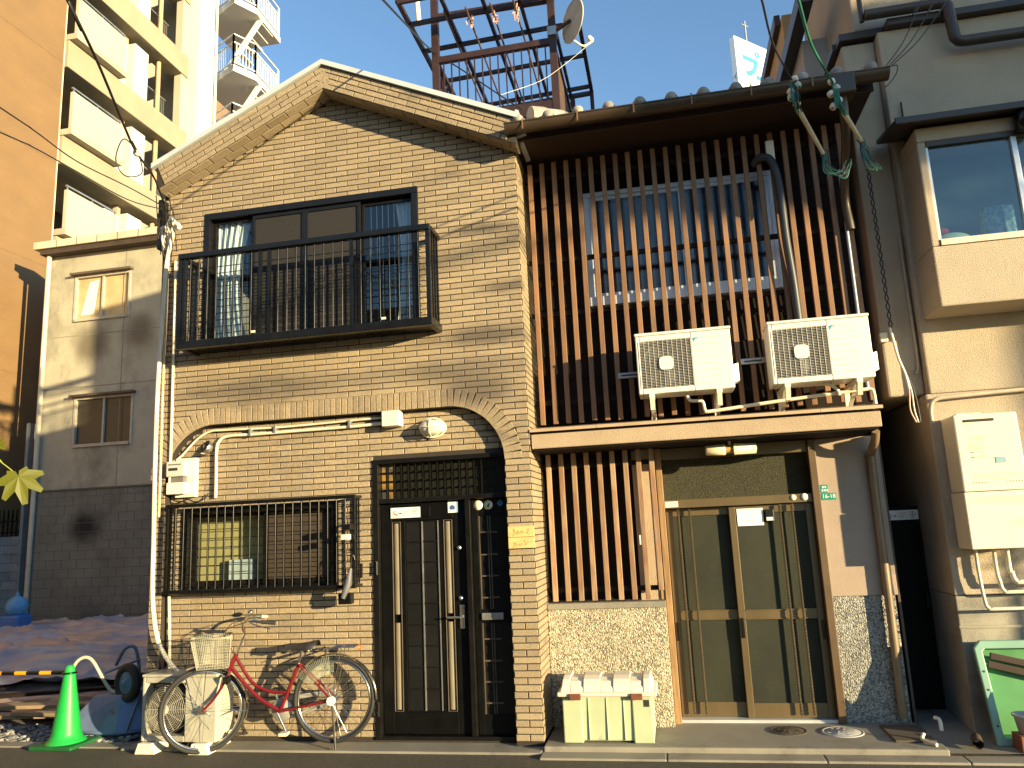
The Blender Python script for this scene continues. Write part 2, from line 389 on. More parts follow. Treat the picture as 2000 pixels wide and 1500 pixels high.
courses(Vector((0,Y2,0)), XA, ZA, -YA, .03, 2.75, rec_iv, .05)
courses(Vector((-F,0,0)), YA, ZA, XA, .03, 5.05, lambda z: [(0., .62)], .01)
# arch band of upright bricks
def band(cx, cz, a0, a1, n):
    for i in range(n):
        t0, t1 = a0+(a1-a0)*i/n, a0+(a1-a0)*(i+1)/n; tm = (t0+t1)/2
        rad = Vector((math.cos(tm), 0, math.sin(tm))); tan = Vector((-math.sin(tm), 0, math.cos(tm)))
        w = abs(a1-a0)/n*(AR+BWD*.45)
        BR.append((Vector((cx,F-.0045,cz)), tan, rad, -YA, -w/2+.003, w/2-.003, AR+.001, AR+BWD-.004))
band(ACX1, ACZ, 0, math.pi/2, 15); band(ACX0, ACZ, math.pi/2, math.pi, 15)
k = int((ACX1-ACX0)/.0535); w = (ACX1-ACX0)/k
for i in range(k): BR.append((Vector((ACX0+w*i, F-.0045, ACZ)), XA, ZA, -YA, .003, w-.003, AR+.001, AR+BWD-.004))
# gable trim: fascia boards faced with bricks
tr = MB(); FY, FH = -.20, .23
for s_ in (-1, 1):
    xe = -3.445 if s_ < 0 else .05
    A, B = Vector((RX,FY,RZ)), Vector((xe,FY,rake(xe)))
    tr.prism([A, B, B-ZA*FH, A-ZA*FH], (0,.20+F,0))
    U = (B-A).normalized(); V = U.cross(YA)*(-1 if U.cross(YA).z < 0 else 1)
    L_ = (B-A).length; hh = FH*U.dot(XA*s_)
    rows = 4; rh = hh/rows
    for r in range(rows):
        off = -(ML/2 if r % 2 else 0)
        x = off
        while x < L_:
            a, b = max(0.004+abs(U.z)*0, x), min(L_-.004, x+ML-JT)
            if b-a > .03: BR.append((A-V*hh, U, V, -YA, a+rh*(rows-1-r+.5)*-.0, b, r*rh+.003, (r+1)*rh-.004))
            x += ML
    # underside course
    NU = -V
    for q in range(2):
        x = -(ML/2 if q else 0)
        while x < L_:
            a, b = max(.004, x), min(L_-.004, x+ML-JT)
            if b-a > .03: BR.append((A-ZA*FH, U, YA, NU, a, b, .004+q*.098, .004+q*.098+.091))
            x += ML
trim = tr.build("gable_trim", mortar, bh, fix=True)
# the bricks: the 300 nearest as separate pieces, the rest as one joined part
full = [b for b in BR if abs((b[5]-b[4])-(ML-JT)) < 1e-4 and abs((b[7]-b[6])-(MH-JT)) < 1e-4]
def bpos(b): return b[0]+b[1]*((b[4]+b[5])/2)+b[2]*((b[6]+b[7])/2)
full.sort(key=lambda b: (bpos(b)-CAM_C).length)
near = [b for b in full if b[3].y < -.9][:290]; nearset = set(id(b) for b in near)
bw, bhh = ML-JT, MH-JT
bmeshes = []
for i in range(6):
    q = MB(); q.brick(Vector((0,0,0)), XA, ZA, -YA, -bw/2, bw/2, -bhh/2, bhh/2, tilt=.0011); me = q.mesh("brick"); me.materials.append(brickm); bmeshes.append(me)
wl = wall.location
for b in near:
    o = bpy.data.objects.new("brick", random.choice(bmeshes)); COL.objects.link(o); o.parent = wall
    o.location = bpos(b)+YA*random.uniform(-.0012, .0012)
rest = MB()
for b in BR:
    if id(b) not in nearset: rest.brick(*b, tilt=.0011)
stuff(rest.build("brick", brickm, wall, fix=False))
# ---- roof
mb = MB(); 
for s_ in (-1, 1):
    xe = -3.49 if s_ < 0 else .075
    A, B = Vector((RX,-.235,RZ+.004)), Vector((xe,-.235,rake(xe)+.004))
    mb.prism([A, B, B+ZA*.05, A+ZA*.05], (0,8.4,0))
roof = mb.build("roof", white_met, bh, .006)
mb = MB(); mb.prism([(.045,-.16,5.30),(.075,-.16,5.29),(.13,-.16,5.06),(.045,-.16,5.04)], (0,.5,0)); mb.build("roof_end_flashing", white_met, bh, .004)

# ---- balcony window
win = MB(); fw = .045
win.box(WX0-.012, WX1+.012, -.012, .11, WZ1-.05, WZ1+.014); win.box(WX0-.012, WX1+.012, -.012, .11, WZ0-.01, WZ0+.05)
win.box(WX0-.012, WX0+fw, -.012, .11, WZ0+.05, WZ1-.05); win.box(WX1-fw, WX1+.012, -.012, .11, WZ0+.05, WZ1-.05)
window = win.build("window", bronze, bh, .004)
cuts = [WX0+fw, -2.565, -2.03, -1.48, WX1-fw]
for i in range(4):
    a, b = cuts[i], cuts[i+1]; yy = .055 if i in (0, 3) else .015
    s = MB(); st = .03
    s.box(a, a+st, yy, yy+.03, WZ0+.05, WZ1-.05); s.box(b-st, b, yy, yy+.03, WZ0+.05, WZ1-.05); s.box(a+st, b-st, yy, yy+.03, WZ1-.09, WZ1-.05); s.box(a+st, b-st, yy, yy+.03, WZ0+.05, WZ0+.10)
    s.build("sash", bronze, window, .003)
    if i in (0, 3):
        MB().box(a+st, b-st, yy+.012, yy+.016, WZ0+.1, WZ1-.09).build("pane", pane_clear, window)
        w_ = MB()
        for k in range(1, 8): x = a+st+(b-a-2*st)*k/8; w_.box(x-.0015, x+.0015, yy+.017, yy+.019, WZ0+.1, WZ1-.09)
        w_.build("glass_wire", dullsteel, window)
    else:
        MB().box(a+st, b-st, yy+.012, yy+.016, WZ0+.1, WZ1-.09).build("screen", screen, window)
room = MB(); room.box(WX0-.3, WX1+.3, .21, 2.4, WZ0-.1, WZ1+.2)
o = room.build("room", roomdark, bh, fix=True)
me = o.data; bm_ = bmesh.new(); bm_.from_mesh(me)
for f in [f for f in bm_.faces if f.calc_center_median().y < .25]: bm_.faces.remove(f)
bm_.to_mesh(me); bm_.free()
def drape(x0, x1, z0, z1, y, amp, waves, seed, name="curtain"):
    q = MB(); n = 40; m_ = 10; vs = []
    for j in range(m_+1):
        t = j/m_
        for i in range(n+1):
            u = i/n
            pinch = 1-.28*math.sin(t*math.pi)*1
            x = x0+(x1-x0)*(u*pinch if seed > 0 else 1-(1-u)*pinch)
            yy = y+amp*math.sin(u*waves*math.pi*2+seed*3+t*.8)+.01*math.sin(t*5+u*7)
            vs.append((x, yy, z1+(z0-z1)*t))
    fs = [(j*(n+1)+i, j*(n+1)+i+1, (j+1)*(n+1)+i+1, (j+1)*(n+1)+i) for j in range(m_) for i in range(n)]
    q.raw(vs, fs, True); return q.build(name, curtain, window, fix=False)
drape(-2.985, -2.64, 3.5, 4.69, .112, .018, 5, 1); drape(-1.17, -.98, 3.5, 4.69, .112, .018, 4, -1)

# ---- balcony
bal = MB(); BX0, BX1, BY, BZ0, BZ1 = -3.10, -.74, -.28, 3.39, 4.285
bal.box(BX0-.015, BX1+.015, BY-.03, BY+.03, BZ1-.055, BZ1)
balcony = bal.build("balcony", blackm, bh, .008)
for x in (BX0, BX1): MB().box(x-.022, x+.022, BY+.031, -.002, BZ1-.05, BZ1-.004).build("side_rail", blackm, balcony, .006)
q = MB(); q.box(BX0-.01, BX1+.02, BY-.025, BY+.035, BZ0, BZ0+.07); q.box(BX0-.01, BX0+.04, BY+.036, -.002, BZ0, BZ0+.07); q.box(BX1-.03, BX1+.02, BY+.036, -.002, BZ0, BZ0+.07)
q.build("bottom_rail", blackm, balcony, .006)
q = MB()
for k in range(18): y0 = BY+.04+k*.013; q.box(BX0+.05, BX1-.04, y0, y0+.008, BZ0+.012, BZ0+.024)
q.build("floor_grating", blackm, balcony)
x = BX0+.1; k = 0
while x < BX1-.04:
    wdt = .028 if k in (8, 9, 18) else .011
    (MB().tube([(x,BY,BZ0+.072),(x,BY,BZ1-.057)], wdt*.6, 8) if wdt < .02 else MB().box(x-wdt/2, x+wdt/2, BY-.012, BY+.014, BZ0+.072, BZ1-.057)).build("baluster", blackm, balcony)
    x += .0865; k += 1
for x, w_ in ((BX0+.005, .04), (BX0+.05, .03), (BX1-.005, .04)): MB().box(x-w_/2, x+w_/2, BY-.02, BY+.02, BZ0+.072, BZ1-.057).build("post", blackm, balcony, .004)
for x in (BX0, BX1):
    for j in range(3): y = BY+.085+j*.075; MB().box(x-.009, x+.009, y-.009, y+.009, BZ0+.072, BZ1-.052).build("baluster", blackm, balcony)
for k in range(11): z = BZ0+.13+k*.063; MB().box(BX0+.12, BX1-.09, BY+.05, BY+.056, z-.003, z+.003).build("grid_wire", blackm, balcony)
for k in range(5):
    x = BX0+.13+k*(BX1-BX0-.24)/4; MB().box(x-.004, x+.004, BY+.057, BY+.063, BZ0+.072, BZ1-.06).build("grid_wire", blackm, balcony)
for x in (-2.36, -1.15): MB().box(x-.02, x+.02, BY-.018, BY-.013, BZ0+.085, BZ0+.105).build("clip", white_pl, balcony)

# ---- lower window and its box grille
win = MB()
win.box(GX0-.02, GX1+.02, Y2-.03, .2, GZ1-.04, GZ1+.02); win.box(GX0-.02, GX1+.02, Y2-.03, .2, GZ0-.02, GZ0+.04); win.box(GX0-.02, GX0+.035, Y2-.03, .2, GZ0+.04, GZ1-.04); win.box(GX1-.035, GX1+.02, Y2-.03, .2, GZ0+.04, GZ1-.04)
lowwin = win.build("window", bronze, bh, .004); lowwin["label"] = "lower window behind the black box grille"
gm = -2.44
for a, b, yy in ((GX0+.035, gm+.03, .16), (gm-.03, GX1-.035, .125)):
    s = MB(); st = .035
    s.box(a, a+st, yy, yy+.028, GZ0+.04, GZ1-.04); s.box(b-st, b, yy, yy+.028, GZ0+.04, GZ1-.04); s.box(a+st, b-st, yy, yy+.028, GZ1-.075, GZ1-.04); s.box(a+st, b-st, yy, yy+.028, GZ0+.04, GZ0+.085)
    s.build("sash", bronze, lowwin, .003)
MB().box(GX0+.07, gm-.005, .172, .176, GZ0+.085, GZ1-.075).build("pane", pane_clear, lowwin)
MB().box(gm+.005, GX1-.07, .135, .139, GZ0+.085, GZ1-.075).build("screen", mat("brown_screen", (.042,.029,.019), .8, nscale=30, namt=.25), lowwin)
MB().poly([(GX0-.05,.30,GZ0-.05),(gm+.1,.30,GZ0-.05),(gm+.1,.30,GZ1+.1),(GX0-.05,.30,GZ1+.1)]).build("room_wall", yellowwall, bh)
room = MB()
for P in ([(GX0-.06,.24,GZ0-.06),(GX1+.1,.24,GZ0-.06),(GX1+.1,1.8,GZ0-.06),(GX0-.06,1.8,GZ0-.06)], [(GX0-.06,.24,GZ1+.11),(GX1+.1,.24,GZ1+.11),(GX1+.1,1.8,GZ1+.11),(GX0-.06,1.8,GZ1+.11)],
          [(GX0-.06,1.8,GZ0-.06),(GX1+.1,1.8,GZ0-.06),(GX1+.1,1.8,GZ1+.11),(GX0-.06,1.8,GZ1+.11)], [(GX0-.06,.24,GZ0-.06),(GX0-.06,1.8,GZ0-.06),(GX0-.06,1.8,GZ1+.11),(GX0-.06,.24,GZ1+.11)], [(GX1+.1,.24,GZ0-.06),(GX1+.1,1.8,GZ0-.06),(GX1+.1,1.8,GZ1+.11),(GX1+.1,.24,GZ1+.11)]): room.poly(P)
room.build("room", roomdark, bh)
cb = MB(); cb.box(-2.86, -2.62, .215, .29, GZ0+.041, GZ0+.26); o = cb.build("cardboard_carton", mat("white_carton", (.7,.68,.6), .8), None, .006); tag(o, "white carton on the sill behind the lower window's left pane", "carton")
GRX0, GRX1, GY, GRZ0, GRZ1 = -3.30, -1.53, -.06, 1.255, 2.03
q = MB(); q.box(GRX0-.012, GRX1+.012, GY-.016, GY+.016, GRZ1-.03, GRZ1); q.box(GRX0-.012, GRX1+.012, GY-.016, GY+.016, GRZ0, GRZ0+.03)
for x in (GRX0, GRX1): q.box(x-.012, x+.012, GY+.017, YR-.002, GRZ1-.028, GRZ1-.004); q.box(x-.012, x+.012, GY+.017, YR-.002, GRZ0+.004, GRZ0+.028); q.box(x-.012, x+.012, GY-.012, GY+.012, GRZ0+.031, GRZ1-.031)
grille = q.build("window_grille", blackm, bh, .003)
n = 22
for i in range(1, n): x = GRX0+(GRX1-GRX0)*i/n; MB().tube([(x, GY, GRZ0+.031), (x, GY, GRZ1-.031)], .0055, 8).build("grille_bar", blackm, grille)
for j in range(9): z = GRZ0+.075+j*.0775; MB().box(GRX0+.013, GRX1-.013, GY+.010, GY+.016, z-.003, z+.003).build("grille_bar", blackm, grille)
for x in (GRX0, GRX1):
    for y in (GY+.055, GY+.10): MB().box(x-.006, x+.006, y-.006, y+.006, GRZ0+.03, GRZ1-.03).build("grille_bar", blackm, grille)
    for j in range(9): z = GRZ0+.075+j*.0775; MB().box(x-.004, x+.004, GY+.014, YR-.004, z-.003, z+.003).build("grille_bar", blackm, grille)

edge_m = mat("highlight_tan_edge", (.085,.065,.045), .4, nscale=6, namt=.3)  # tan colour paints sunlit highlights onto dark bronze edges and bars
# ---- entrance door
DY = .13                                                  # face of the door leaf
q = MB()
q.box(DX0-.02, -.12, .075, .20, 2.285, 2.325); q.box(DX0-.02, DX0+.03, .075, .20, .03, 2.285); q.box(DX0+.03, -.12, .08, .20, 1.945, 1.985); q.box(-.60, -.555, .085, .20, .06, 1.945); q.box(DX0+.03, -.12, .08, .22, .03, .06)
door_set = q.build("entrance", bronze, bh, .004)
MB().box(DX0+.03, DX0+.158, .165, .17, 1.985, 2.285).build("transom_pane", amber, door_set); MB().box(DX0+.16, -.12, .165, .17, 1.985, 2.285).build("transom_pane", mat("olive_glass", (.014,.014,.009), .3, nscale=5, namt=.4), door_set)
for i in range(1, 18):
    x = DX0+.03+i*.0655
    if x < -.13: MB().box(x-.005, x+.005, .115, .127, 1.99, 2.28).build("transom_bar", bronze, door_set)
for j in (2.06, 2.135, 2.21): MB().box(DX0+.03, -.125, .129, .141, j-.005, j+.005).build("transom_bar", bronze, door_set)
lx0, lx1, lz0, lz1 = DX0+.035, -.605, .065, 1.94
q = MB(); q.box(lx0, lx1, DY+.02, DY+.05, lz0, lz1)
leaf = q.build("door_leaf", doorblk, bh, .004)
def ring(x0, x1, z0, z1, t, y0, y1, name, m, par):
    r_ = MB(); r_.box(x0, x0+t, y0, y1, z0, z1); r_.box(x1-t, x1, y0, y1, z0, z1); r_.box(x0+t, x1-t, y0, y1, z1-t, z1); r_.box(x0+t, x1-t, y0, y1, z0, z0+t); return r_.build(name, m, par, .003)
# raised boards round the panels
q = MB(); q.box(lx0, lx0+.095, DY, DY+.02, lz0, lz1); q.box(lx1-.11, lx1, DY, DY+.02, lz0, lz1); q.box(lx0+.095, lx1-.11, DY, DY+.02, lz1-.15, lz1); q.box(lx0+.095, lx1-.11, DY, DY+.02, lz0, lz0+.17)
q.box(lx0+.175, lx0+.215, DY+.002, DY+.02, lz0+.17, lz1-.15); q.box(lx1-.24, lx1-.2, DY+.002, DY+.02, lz0+.17, lz1-.15)
q.build("door_board", doorblk, leaf, .004)
zm = .98
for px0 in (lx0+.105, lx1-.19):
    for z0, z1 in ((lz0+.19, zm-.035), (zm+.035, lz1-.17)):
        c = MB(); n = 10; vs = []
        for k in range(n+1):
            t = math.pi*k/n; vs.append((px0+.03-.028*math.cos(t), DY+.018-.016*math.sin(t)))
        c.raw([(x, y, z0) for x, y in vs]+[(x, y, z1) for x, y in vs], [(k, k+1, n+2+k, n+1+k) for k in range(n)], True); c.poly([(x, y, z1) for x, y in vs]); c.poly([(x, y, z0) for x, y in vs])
        c.build("reflection_half_round", tan_mold, leaf)
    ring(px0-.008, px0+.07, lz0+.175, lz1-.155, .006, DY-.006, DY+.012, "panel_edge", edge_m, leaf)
gx0, gx1 = lx0+.222, lx1-.247; rows = 9
MB().box(gx0, gx1, DY+.014, DY+.018, lz0+.18, lz1-.16).build("pane", mat("black_glass", (.012,.012,.012), .2, spec=.3, nscale=4, bscale=14, bump=.25), leaf)
for x in (gx0, (gx0+gx1)/2, gx1): MB().box(x-.005, x+.005, DY+.002, DY+.013, lz0+.18, lz1-.16).build("glazing_bar", dullsteel if x != gx0 else bronze, leaf)
for j in range(rows+1): z = lz0+.18+(lz1-.34-lz0)*j/rows; MB().box(gx0+.006, gx1-.006, DY+.004, DY+.0125, z-.004, z+.004).build("glazing_bar", bronze, leaf)
q = MB(); q.box(lx1-.075, lx1-.035, DY-.012, DY-.001, .89, 1.08); q.tube([(lx1-.055, DY-.05, .985), (lx1-.17, DY-.055, .985)], .009, 8); q.tube([(lx1-.055, DY-.002, .985), (lx1-.055, DY-.05, .985)], .011, 8); q.build("lever_handle", steel, leaf, .002)
for z in (1.135, 1.545): MB().lathe([(.0,-.024),(.017,-.022),(.019,-.01),(.019,.0)], 16, (lx1-.06, DY, z), (0,1,0)).build("lock", steel, leaf)
MB().box(lx0+.31, lx0+.445, DY-.008, DY-.001, lz1-.125, lz1-.03).build("closer_plate", doorblk, leaf, .003)
for z in (.22, 1.35): MB().lathe([(.014,0),(.014,.11)], 10, (DX0+.012, .062, z), (0,0,1)).build("hinge", blackm, door_set)
# side light
sx0, sx1 = -.55, -.13
q = MB(); q.box(sx0, sx0+.05, DY, DY+.03, .065, 1.94); q.box(sx0+.05, sx1, DY, DY+.03, .065, .22); q.box(sx0+.05, sx1, DY, DY+.03, 1.80, 1.94); q.box(sx0+.05, sx1, DY, DY+.03, .93, 1.04)
side = q.build("side_light", doorblk, bh, .003)
for z0, z1 in ((.22,.93),(1.04,1.80)):
    MB().box(sx0+.05, sx1, DY+.014, DY+.018, z0, z1).build("pane", MATS["black_glass"], side)
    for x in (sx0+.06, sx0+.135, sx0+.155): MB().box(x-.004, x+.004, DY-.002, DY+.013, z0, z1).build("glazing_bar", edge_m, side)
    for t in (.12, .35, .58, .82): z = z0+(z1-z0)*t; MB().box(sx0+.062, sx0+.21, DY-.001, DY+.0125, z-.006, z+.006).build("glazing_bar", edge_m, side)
q = MB(); q.box(sx0+.06, sx0+.24, DY-.02, DY-.001, .955, 1.01); q.build("letter_flap", dullsteel, side, .003)
# ================================================================== WOODEN HOUSE
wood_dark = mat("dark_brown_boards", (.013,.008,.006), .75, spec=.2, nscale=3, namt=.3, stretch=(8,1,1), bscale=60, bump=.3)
slat_m = mat("weathered_slat", (.205,.105,.052), .65, var=.22, nscale=3.0, namt=.3, stretch=(6,6,.8), bscale=40, bump=.5, bdist=.003, stain=((.10,.06,.04), 2.4, .57, .72, (3,3,.7)))
slat_low = mat("painted_slat", (.27,.145,.08), .55, var=.25, nscale=3.0, namt=.2, stretch=(6,6,.7), bscale=40, bump=.3, bdist=.002, col2=(.33,.22,.135))
eave_m = mat("brown_eave", (.035,.018,.011), .65, nscale=2, namt=.2)
stucco_tan = mat("tan_stucco", (.42,.315,.215), .85, nscale=3, namt=.12, bscale=130, bump=.9, bdist=.008)
stucco_mauve = mat("mauve_stucco", (.36,.275,.215), .85, nscale=3, namt=.12, bscale=130, bump=.7, bdist=.006)
gut_m = mat("brown_gutter", (.055,.036,.022), .4, nscale=4, namt=.25)
alu = mat("pale_aluminium", (.62,.64,.66), .35, metal=.4, nscale=6, namt=.1)
bronze_alu = mat("golden_bronze_aluminium", (.125,.088,.042), .42, metal=.2, nscale=3, namt=.2, stretch=(1,1,.2))
post_wood = mat("orange_wood_post", (.31,.185,.085), .6, nscale=4, namt=.25, stretch=(8,8,.6), bscale=50, bump=.3, col2=(.25,.14,.06))
frost = mat("patterned_glass", (.027,.030,.017), .5, nscale=140, namt=.6, bscale=260, bump=.8, bdist=.006, spec=.22, stain=((.016,.017,.012), 1.4, .42, .62, (1,1,.8)))
frost2 = mat("patterned_transom_glass", (.037,.035,.018), .4, nscale=70, namt=.7, bscale=120, bump=1, bdist=.012, spec=.25)
tile_m = mat("grey_roof_tile", (.30,.27,.235), .6, nscale=9, namt=.3, bscale=70, bump=.4, var=.2)
# pebble-dash wall
def agg(name, c0, c1, c2, scale=85):
    m = bpy.data.materials.new(name); m.use_nodes = True; MATS[name] = m; T = m.node_tree; N = T.nodes; L = T.links; b = N["Principled BSDF"]; b.inputs["Roughness"].default_value = .8
    g = N.new("ShaderNodeNewGeometry"); v = N.new("ShaderNodeTexVoronoi"); v.inputs["Scale"].default_value = scale; L.new(g.outputs["Position"], v.inputs["Vector"])
    r = N.new("ShaderNodeValToRGB"); e = r.color_ramp.elements; e[0].position = 0; e[0].color = (*c0,1); e[1].position = 1; e[1].color = (*c2,1); k = e.new(.45); k.color = (*c1,1)
    s = N.new("ShaderNodeSeparateColor"); L.new(v.outputs["Color"], s.inputs[0]); L.new(s.outputs[0], r.inputs[0])
    n1 = N.new("ShaderNodeTexNoise"); n1.inputs["Scale"].default_value = 3; mr = N.new("ShaderNodeMapRange"); mr.inputs[3].default_value = .7; mr.inputs[4].default_value = 1.25; L.new(g.outputs["Position"], n1.inputs["Vector"]); L.new(n1.outputs[0], mr.inputs[0])
    vm = N.new("ShaderNodeVectorMath"); vm.operation = 'SCALE'; L.new(r.outputs[0], vm.inputs[0]); L.new(mr.outputs[0], vm.inputs["Scale"]); L.new(vm.outputs[0], b.inputs["Base Color"])
    bp = N.new("ShaderNodeBump"); bp.inputs["Strength"].default_value = 1; bp.inputs["Distance"].default_value = .01; bp.invert = True; L.new(v.outputs["Distance"], bp.inputs["Height"]); L.new(bp.outputs[0], b.inputs["Normal"])
    return m
pebble = agg("pebble_dash", (.16,.13,.09), (.42,.36,.25), (.66,.6,.46))
pebble_g = agg("grey_pebble_dash", (.09,.09,.085), (.28,.27,.24), (.46,.45,.4))
wh = thing("wooden_house", "two-storey wooden townhouse with brown vertical slats and tiled eaves", "house", (1.43,4,0))
HX1 = 2.84
mb = MB(); YW = .62
mb.box(.004, HX1, YW, 8, 2.5, 5.05); mb.box(.004, .97, .72, 8, .9, 2.5); mb.box(.97, HX1, .80, 8, 0, 2.5)
mb.build("wall", wood_dark, wh)
for i in range(11): 
    z = 2.55+i*.225
    MB().raw([(.006,YW-.012,z),(HX1,YW-.012,z),(HX1,YW-.003,z+.22),(.006,YW-.003,z+.22),(.006,YW,z),(HX1,YW,z)], [(0,1,2,3),(0,4,5,1)]).build("weatherboard", wood_dark, wh)
# upper window
ux0, ux1, uz0, uz1 = .55, 2.225, 3.70, 4.72
q = MB(); q.box(ux0-.02, ux1+.02, .555, .60, uz1-.01, uz1+.035); q.box(ux0-.02, ux1+.02, .53, .60, uz0-.055, uz0+.03); q.box(ux0-.02, ux0+.03, .56, .60, uz0+.03, uz1-.01); q.box(ux1-.03, ux1+.02, .56, .60, uz0+.03, uz1-.01)
uw = q.build("window", alu, wh, .003)
for a, b, y in ((ux0+.03, 1.43, .575), (1.40, ux1-.03, .565)):
    s = MB(); s.box(a, a+.03, y, y+.018, uz0+.03, uz1-.01); s.box(b-.03, b, y, y+.018, uz0+.03, uz1-.01); s.box(a+.03, b-.03, y, y+.018, uz1-.045, uz1-.01); s.box(a+.03, b-.03, y, y+.018, uz0+.03, uz0+.07); s.build("sash", alu, uw, .002)
    MB().box(a+.03, b-.03, y+.006, y+.010, uz0+.07, uz1-.045).build("pane", mat("blue_black_glass", (.012,.015,.022), .1, nscale=5, namt=.4, bscale=45, bump=.18, spec=.9), uw)
MB().box(1.445, 1.46, .545, .565, 4.15, 4.24).build("latch", alu, uw)
# upper slats
SX0, SP = .075, .1125
for i in range(25):
    x = SX0+i*SP
    if x > 2.80: break
    o = MB().box(x-.021, x+.021, .30, .335, 2.56+random.uniform(-.01,.01), 4.99).build("slat", slat_m, wh, .003)
for z in (2.75, 3.55, 4.05, 4.85): MB().box(.02, HX1-.03, .3352, .365, z-.02, z+.02).build("slat_rail", wood_dark, wh)
for z in (2.75, 4.85):
    for x in (.1, 1.4, 2.7): MB().box(x-.02, x+.02, .366, YW-.013, z-.018, z+.018).build("slat_bracket", wood_dark, wh)
# eave and roof
q = MB(); q.box(-.02, 2.98, -.09, YW+.1, 5.05, 5.08); q.box(.006, 2.98, -.115, -.0905, 5.02, 5.12); q.build("eave", eave_m, wh, .004)
pit = math.tan(math.radians(21))
rf = MB(); rf.prism([(-.02,-.16,5.125),(3.02,-.16,5.125),(3.02,5,5.125+5.16*pit),(-.02,5,5.125+5.16*pit)], (0,0,.03)); rf.prism([(-.02,5.01,5.125+5.16*pit),(3.02,5.01,5.125+5.16*pit),(3.02,9,5.125+1.5*pit),(-.02,9,5.125+1.5*pit)], (0,0,.03))
rf.build("roof", tile_m, wh)
sl = Vector((0,1,pit)).normalized()
q0 = MB(); q0.lathe([(0,-.035),(.035,-.030),(.047,-.012),(.049,0),(.044,.01)], 16, (0,0,0), sl)
vs = []; nn = 10
for e in (0, 1):
    for k in range(nn+1):
        t = math.pi*k/nn; vs.append(sl*(e*5.3)+Vector((.075*math.cos(t)*(.75 if e == 0 else 1), 0, 0))+sl.cross(XA)*-1*0+Vector((0,-sl.z,sl.y))*(.05*math.sin(t)-.012))
q0.raw(vs, [(k,k+1,nn+2+k,nn+1+k) for k in range(nn)], True)
tme = q0.mesh("roof_tile"); tme.materials.append(tile_m)
for i in range(12):
    o = link("roof_tile", tme, wh); o.location += Vector((.075+i*.262, -.195, 5.175))
vs = []
q1 = MB(); xs_ = []
for k in range(13*6): 
    x = -.02+3.0*k/(13*6-1); xs_.append((x, .018*math.cos((x-.075)/.262*2*math.pi)))
q1.raw([(x,-.20,5.135+h) for x, h in xs_]+[(x,5,5.135+h+5.2*pit) for x, h in xs_]+[(x,-.20,5.115+h) for x, h in xs_], [(k,k+1,len(xs_)+k+1,len(xs_)+k) for k in range(len(xs_)-1)]+[(k,2*len(xs_)+k,2*len(xs_)+k+1,k+1) for k in range(len(xs_)-1)], True)
q1.build("tile_bed", tile_m, wh)
# ridge end tile pile by the brick gable
q = MB()
q.tube(smooth_path([(.16,-.06,5.24),(.30,.02,5.25),(.46,.14,5.27)],4), [.115]*4+[.105]*4+[.09], 18)
ri = q.build("ridge_tile", tile_m, wh)
# gutter
q = MB(); n = 10; GYc, GZc, GRr = -.235, 5.10, .07
P = [(GYc+GRr*math.cos(math.pi+math.pi*k/n), GZc+GRr*math.sin(math.pi+math.pi*k/n)) for k in range(n+1)]
xa, xb = -.035, 3.06
q.raw([(xa,y,z) for y, z in P]+[(xb,y,z) for y, z in P], [(k,k+1,n+2+k,n+1+k) for k in range(n)], True)
q.raw([(xa,y,z) for y, z in P], [tuple(range(n+1))]); q.raw([(xb,y,z) for y, z in P], [tuple(range(n+1))])
q.tube([(xa,GYc-GRr,GZc),(xb,GYc-GRr,GZc)], .008, 6)
gutter = q.build("gutter", gut_m, wh, fix=False)
for i in range(6): x = .13+i*.47; MB().bar((x,GYc-GRr-.008,GZc+.02),(x,GYc-GRr-.004,GZc-.075),.012,.004,(0,1,0)).build("gutter_hook", mat("rusty_steel", (.23,.13,.07), .6, metal=.4), gutter)
q = MB(); q.box(2.62,2.79,-.33,-.16,4.93,5.10); q.tube(smooth_path([(2.70,-.24,4.94),(2.70,-.24,4.80),(2.72,-.10,4.62),(2.74,.22,4.30),(2.76,.25,4.0)],5), .036, 10); q.build("rain_hopper", gut_m, wh, .008)
# canopy
q = MB(); q.box(.012,2.74,.02,.72,2.325,2.445); canopy = q.build("canopy", stucco_tan, wh, .006)
MB().box(.03,2.72,.05,.70,2.312,2.3235).build("canopy_shade_board", wood_dark, canopy)  # dark board added to deepen the shade under the canopy
cm = mat("tan_sheet_metal", (.46,.33,.21), .45, metal=.1, nscale=4, namt=.15)
for a, b in ((.006,.56),(.563,1.46),(1.463,2.30),(2.303,2.755)):
    MB().raw([(a,-.01,2.462),(b,-.01,2.462),(b,.60,2.55),(a,.60,2.55),(a,-.01,2.487),(b,-.01,2.487),(b,.60,2.575),(a,.60,2.575)], [(0,1,5,4),(4,5,6,7),(0,3,2,1),(1,2,6,5),(0,4,7,3)]).build("canopy_flashing", cm, canopy)
MB().box(.02,2.73,.03,.6,2.446,2.461).build("canopy_packing", wood_dark, canopy)
# lower left bay: slats over dark window, pebble wall below
LX1 = .95
for i in range(9):
    x = .075+i*.1125; MB().box(x-.0215, x+.0215, .47, .505, 1.05 if i < 8 else 1.12, 2.310).build("lower_slat", slat_low, wh, .003)
for z in (1.14, 2.2): MB().box(.02, LX1, .506, .53, z-.02, z+.02).build("slat_rail", wood_dark, wh)
for z in (1.14, 2.2):
    for x in (.1, .85): MB().box(x-.018, x+.018, .531, .719, z-.018, z+.018).build("slat_bracket", wood_dark, wh)
q = MB(); q.box(.004,1.0,.46,.70,.02,.985); q.build("base_wall", pebble, wh, .004)
q = MB(); q.box(.004,1.0,.445,.72,.986,1.035); q.build("wall_ledge", concrete, wh, .004)
q = MB(); q.box(.80,1.0,.575,.72,1.036,2.310); q.build("stucco_panel", stucco_tan, wh)
MB().box(.824,.836,.462,.469,1.50,1.58).build("white_tag", white_pl, wh)
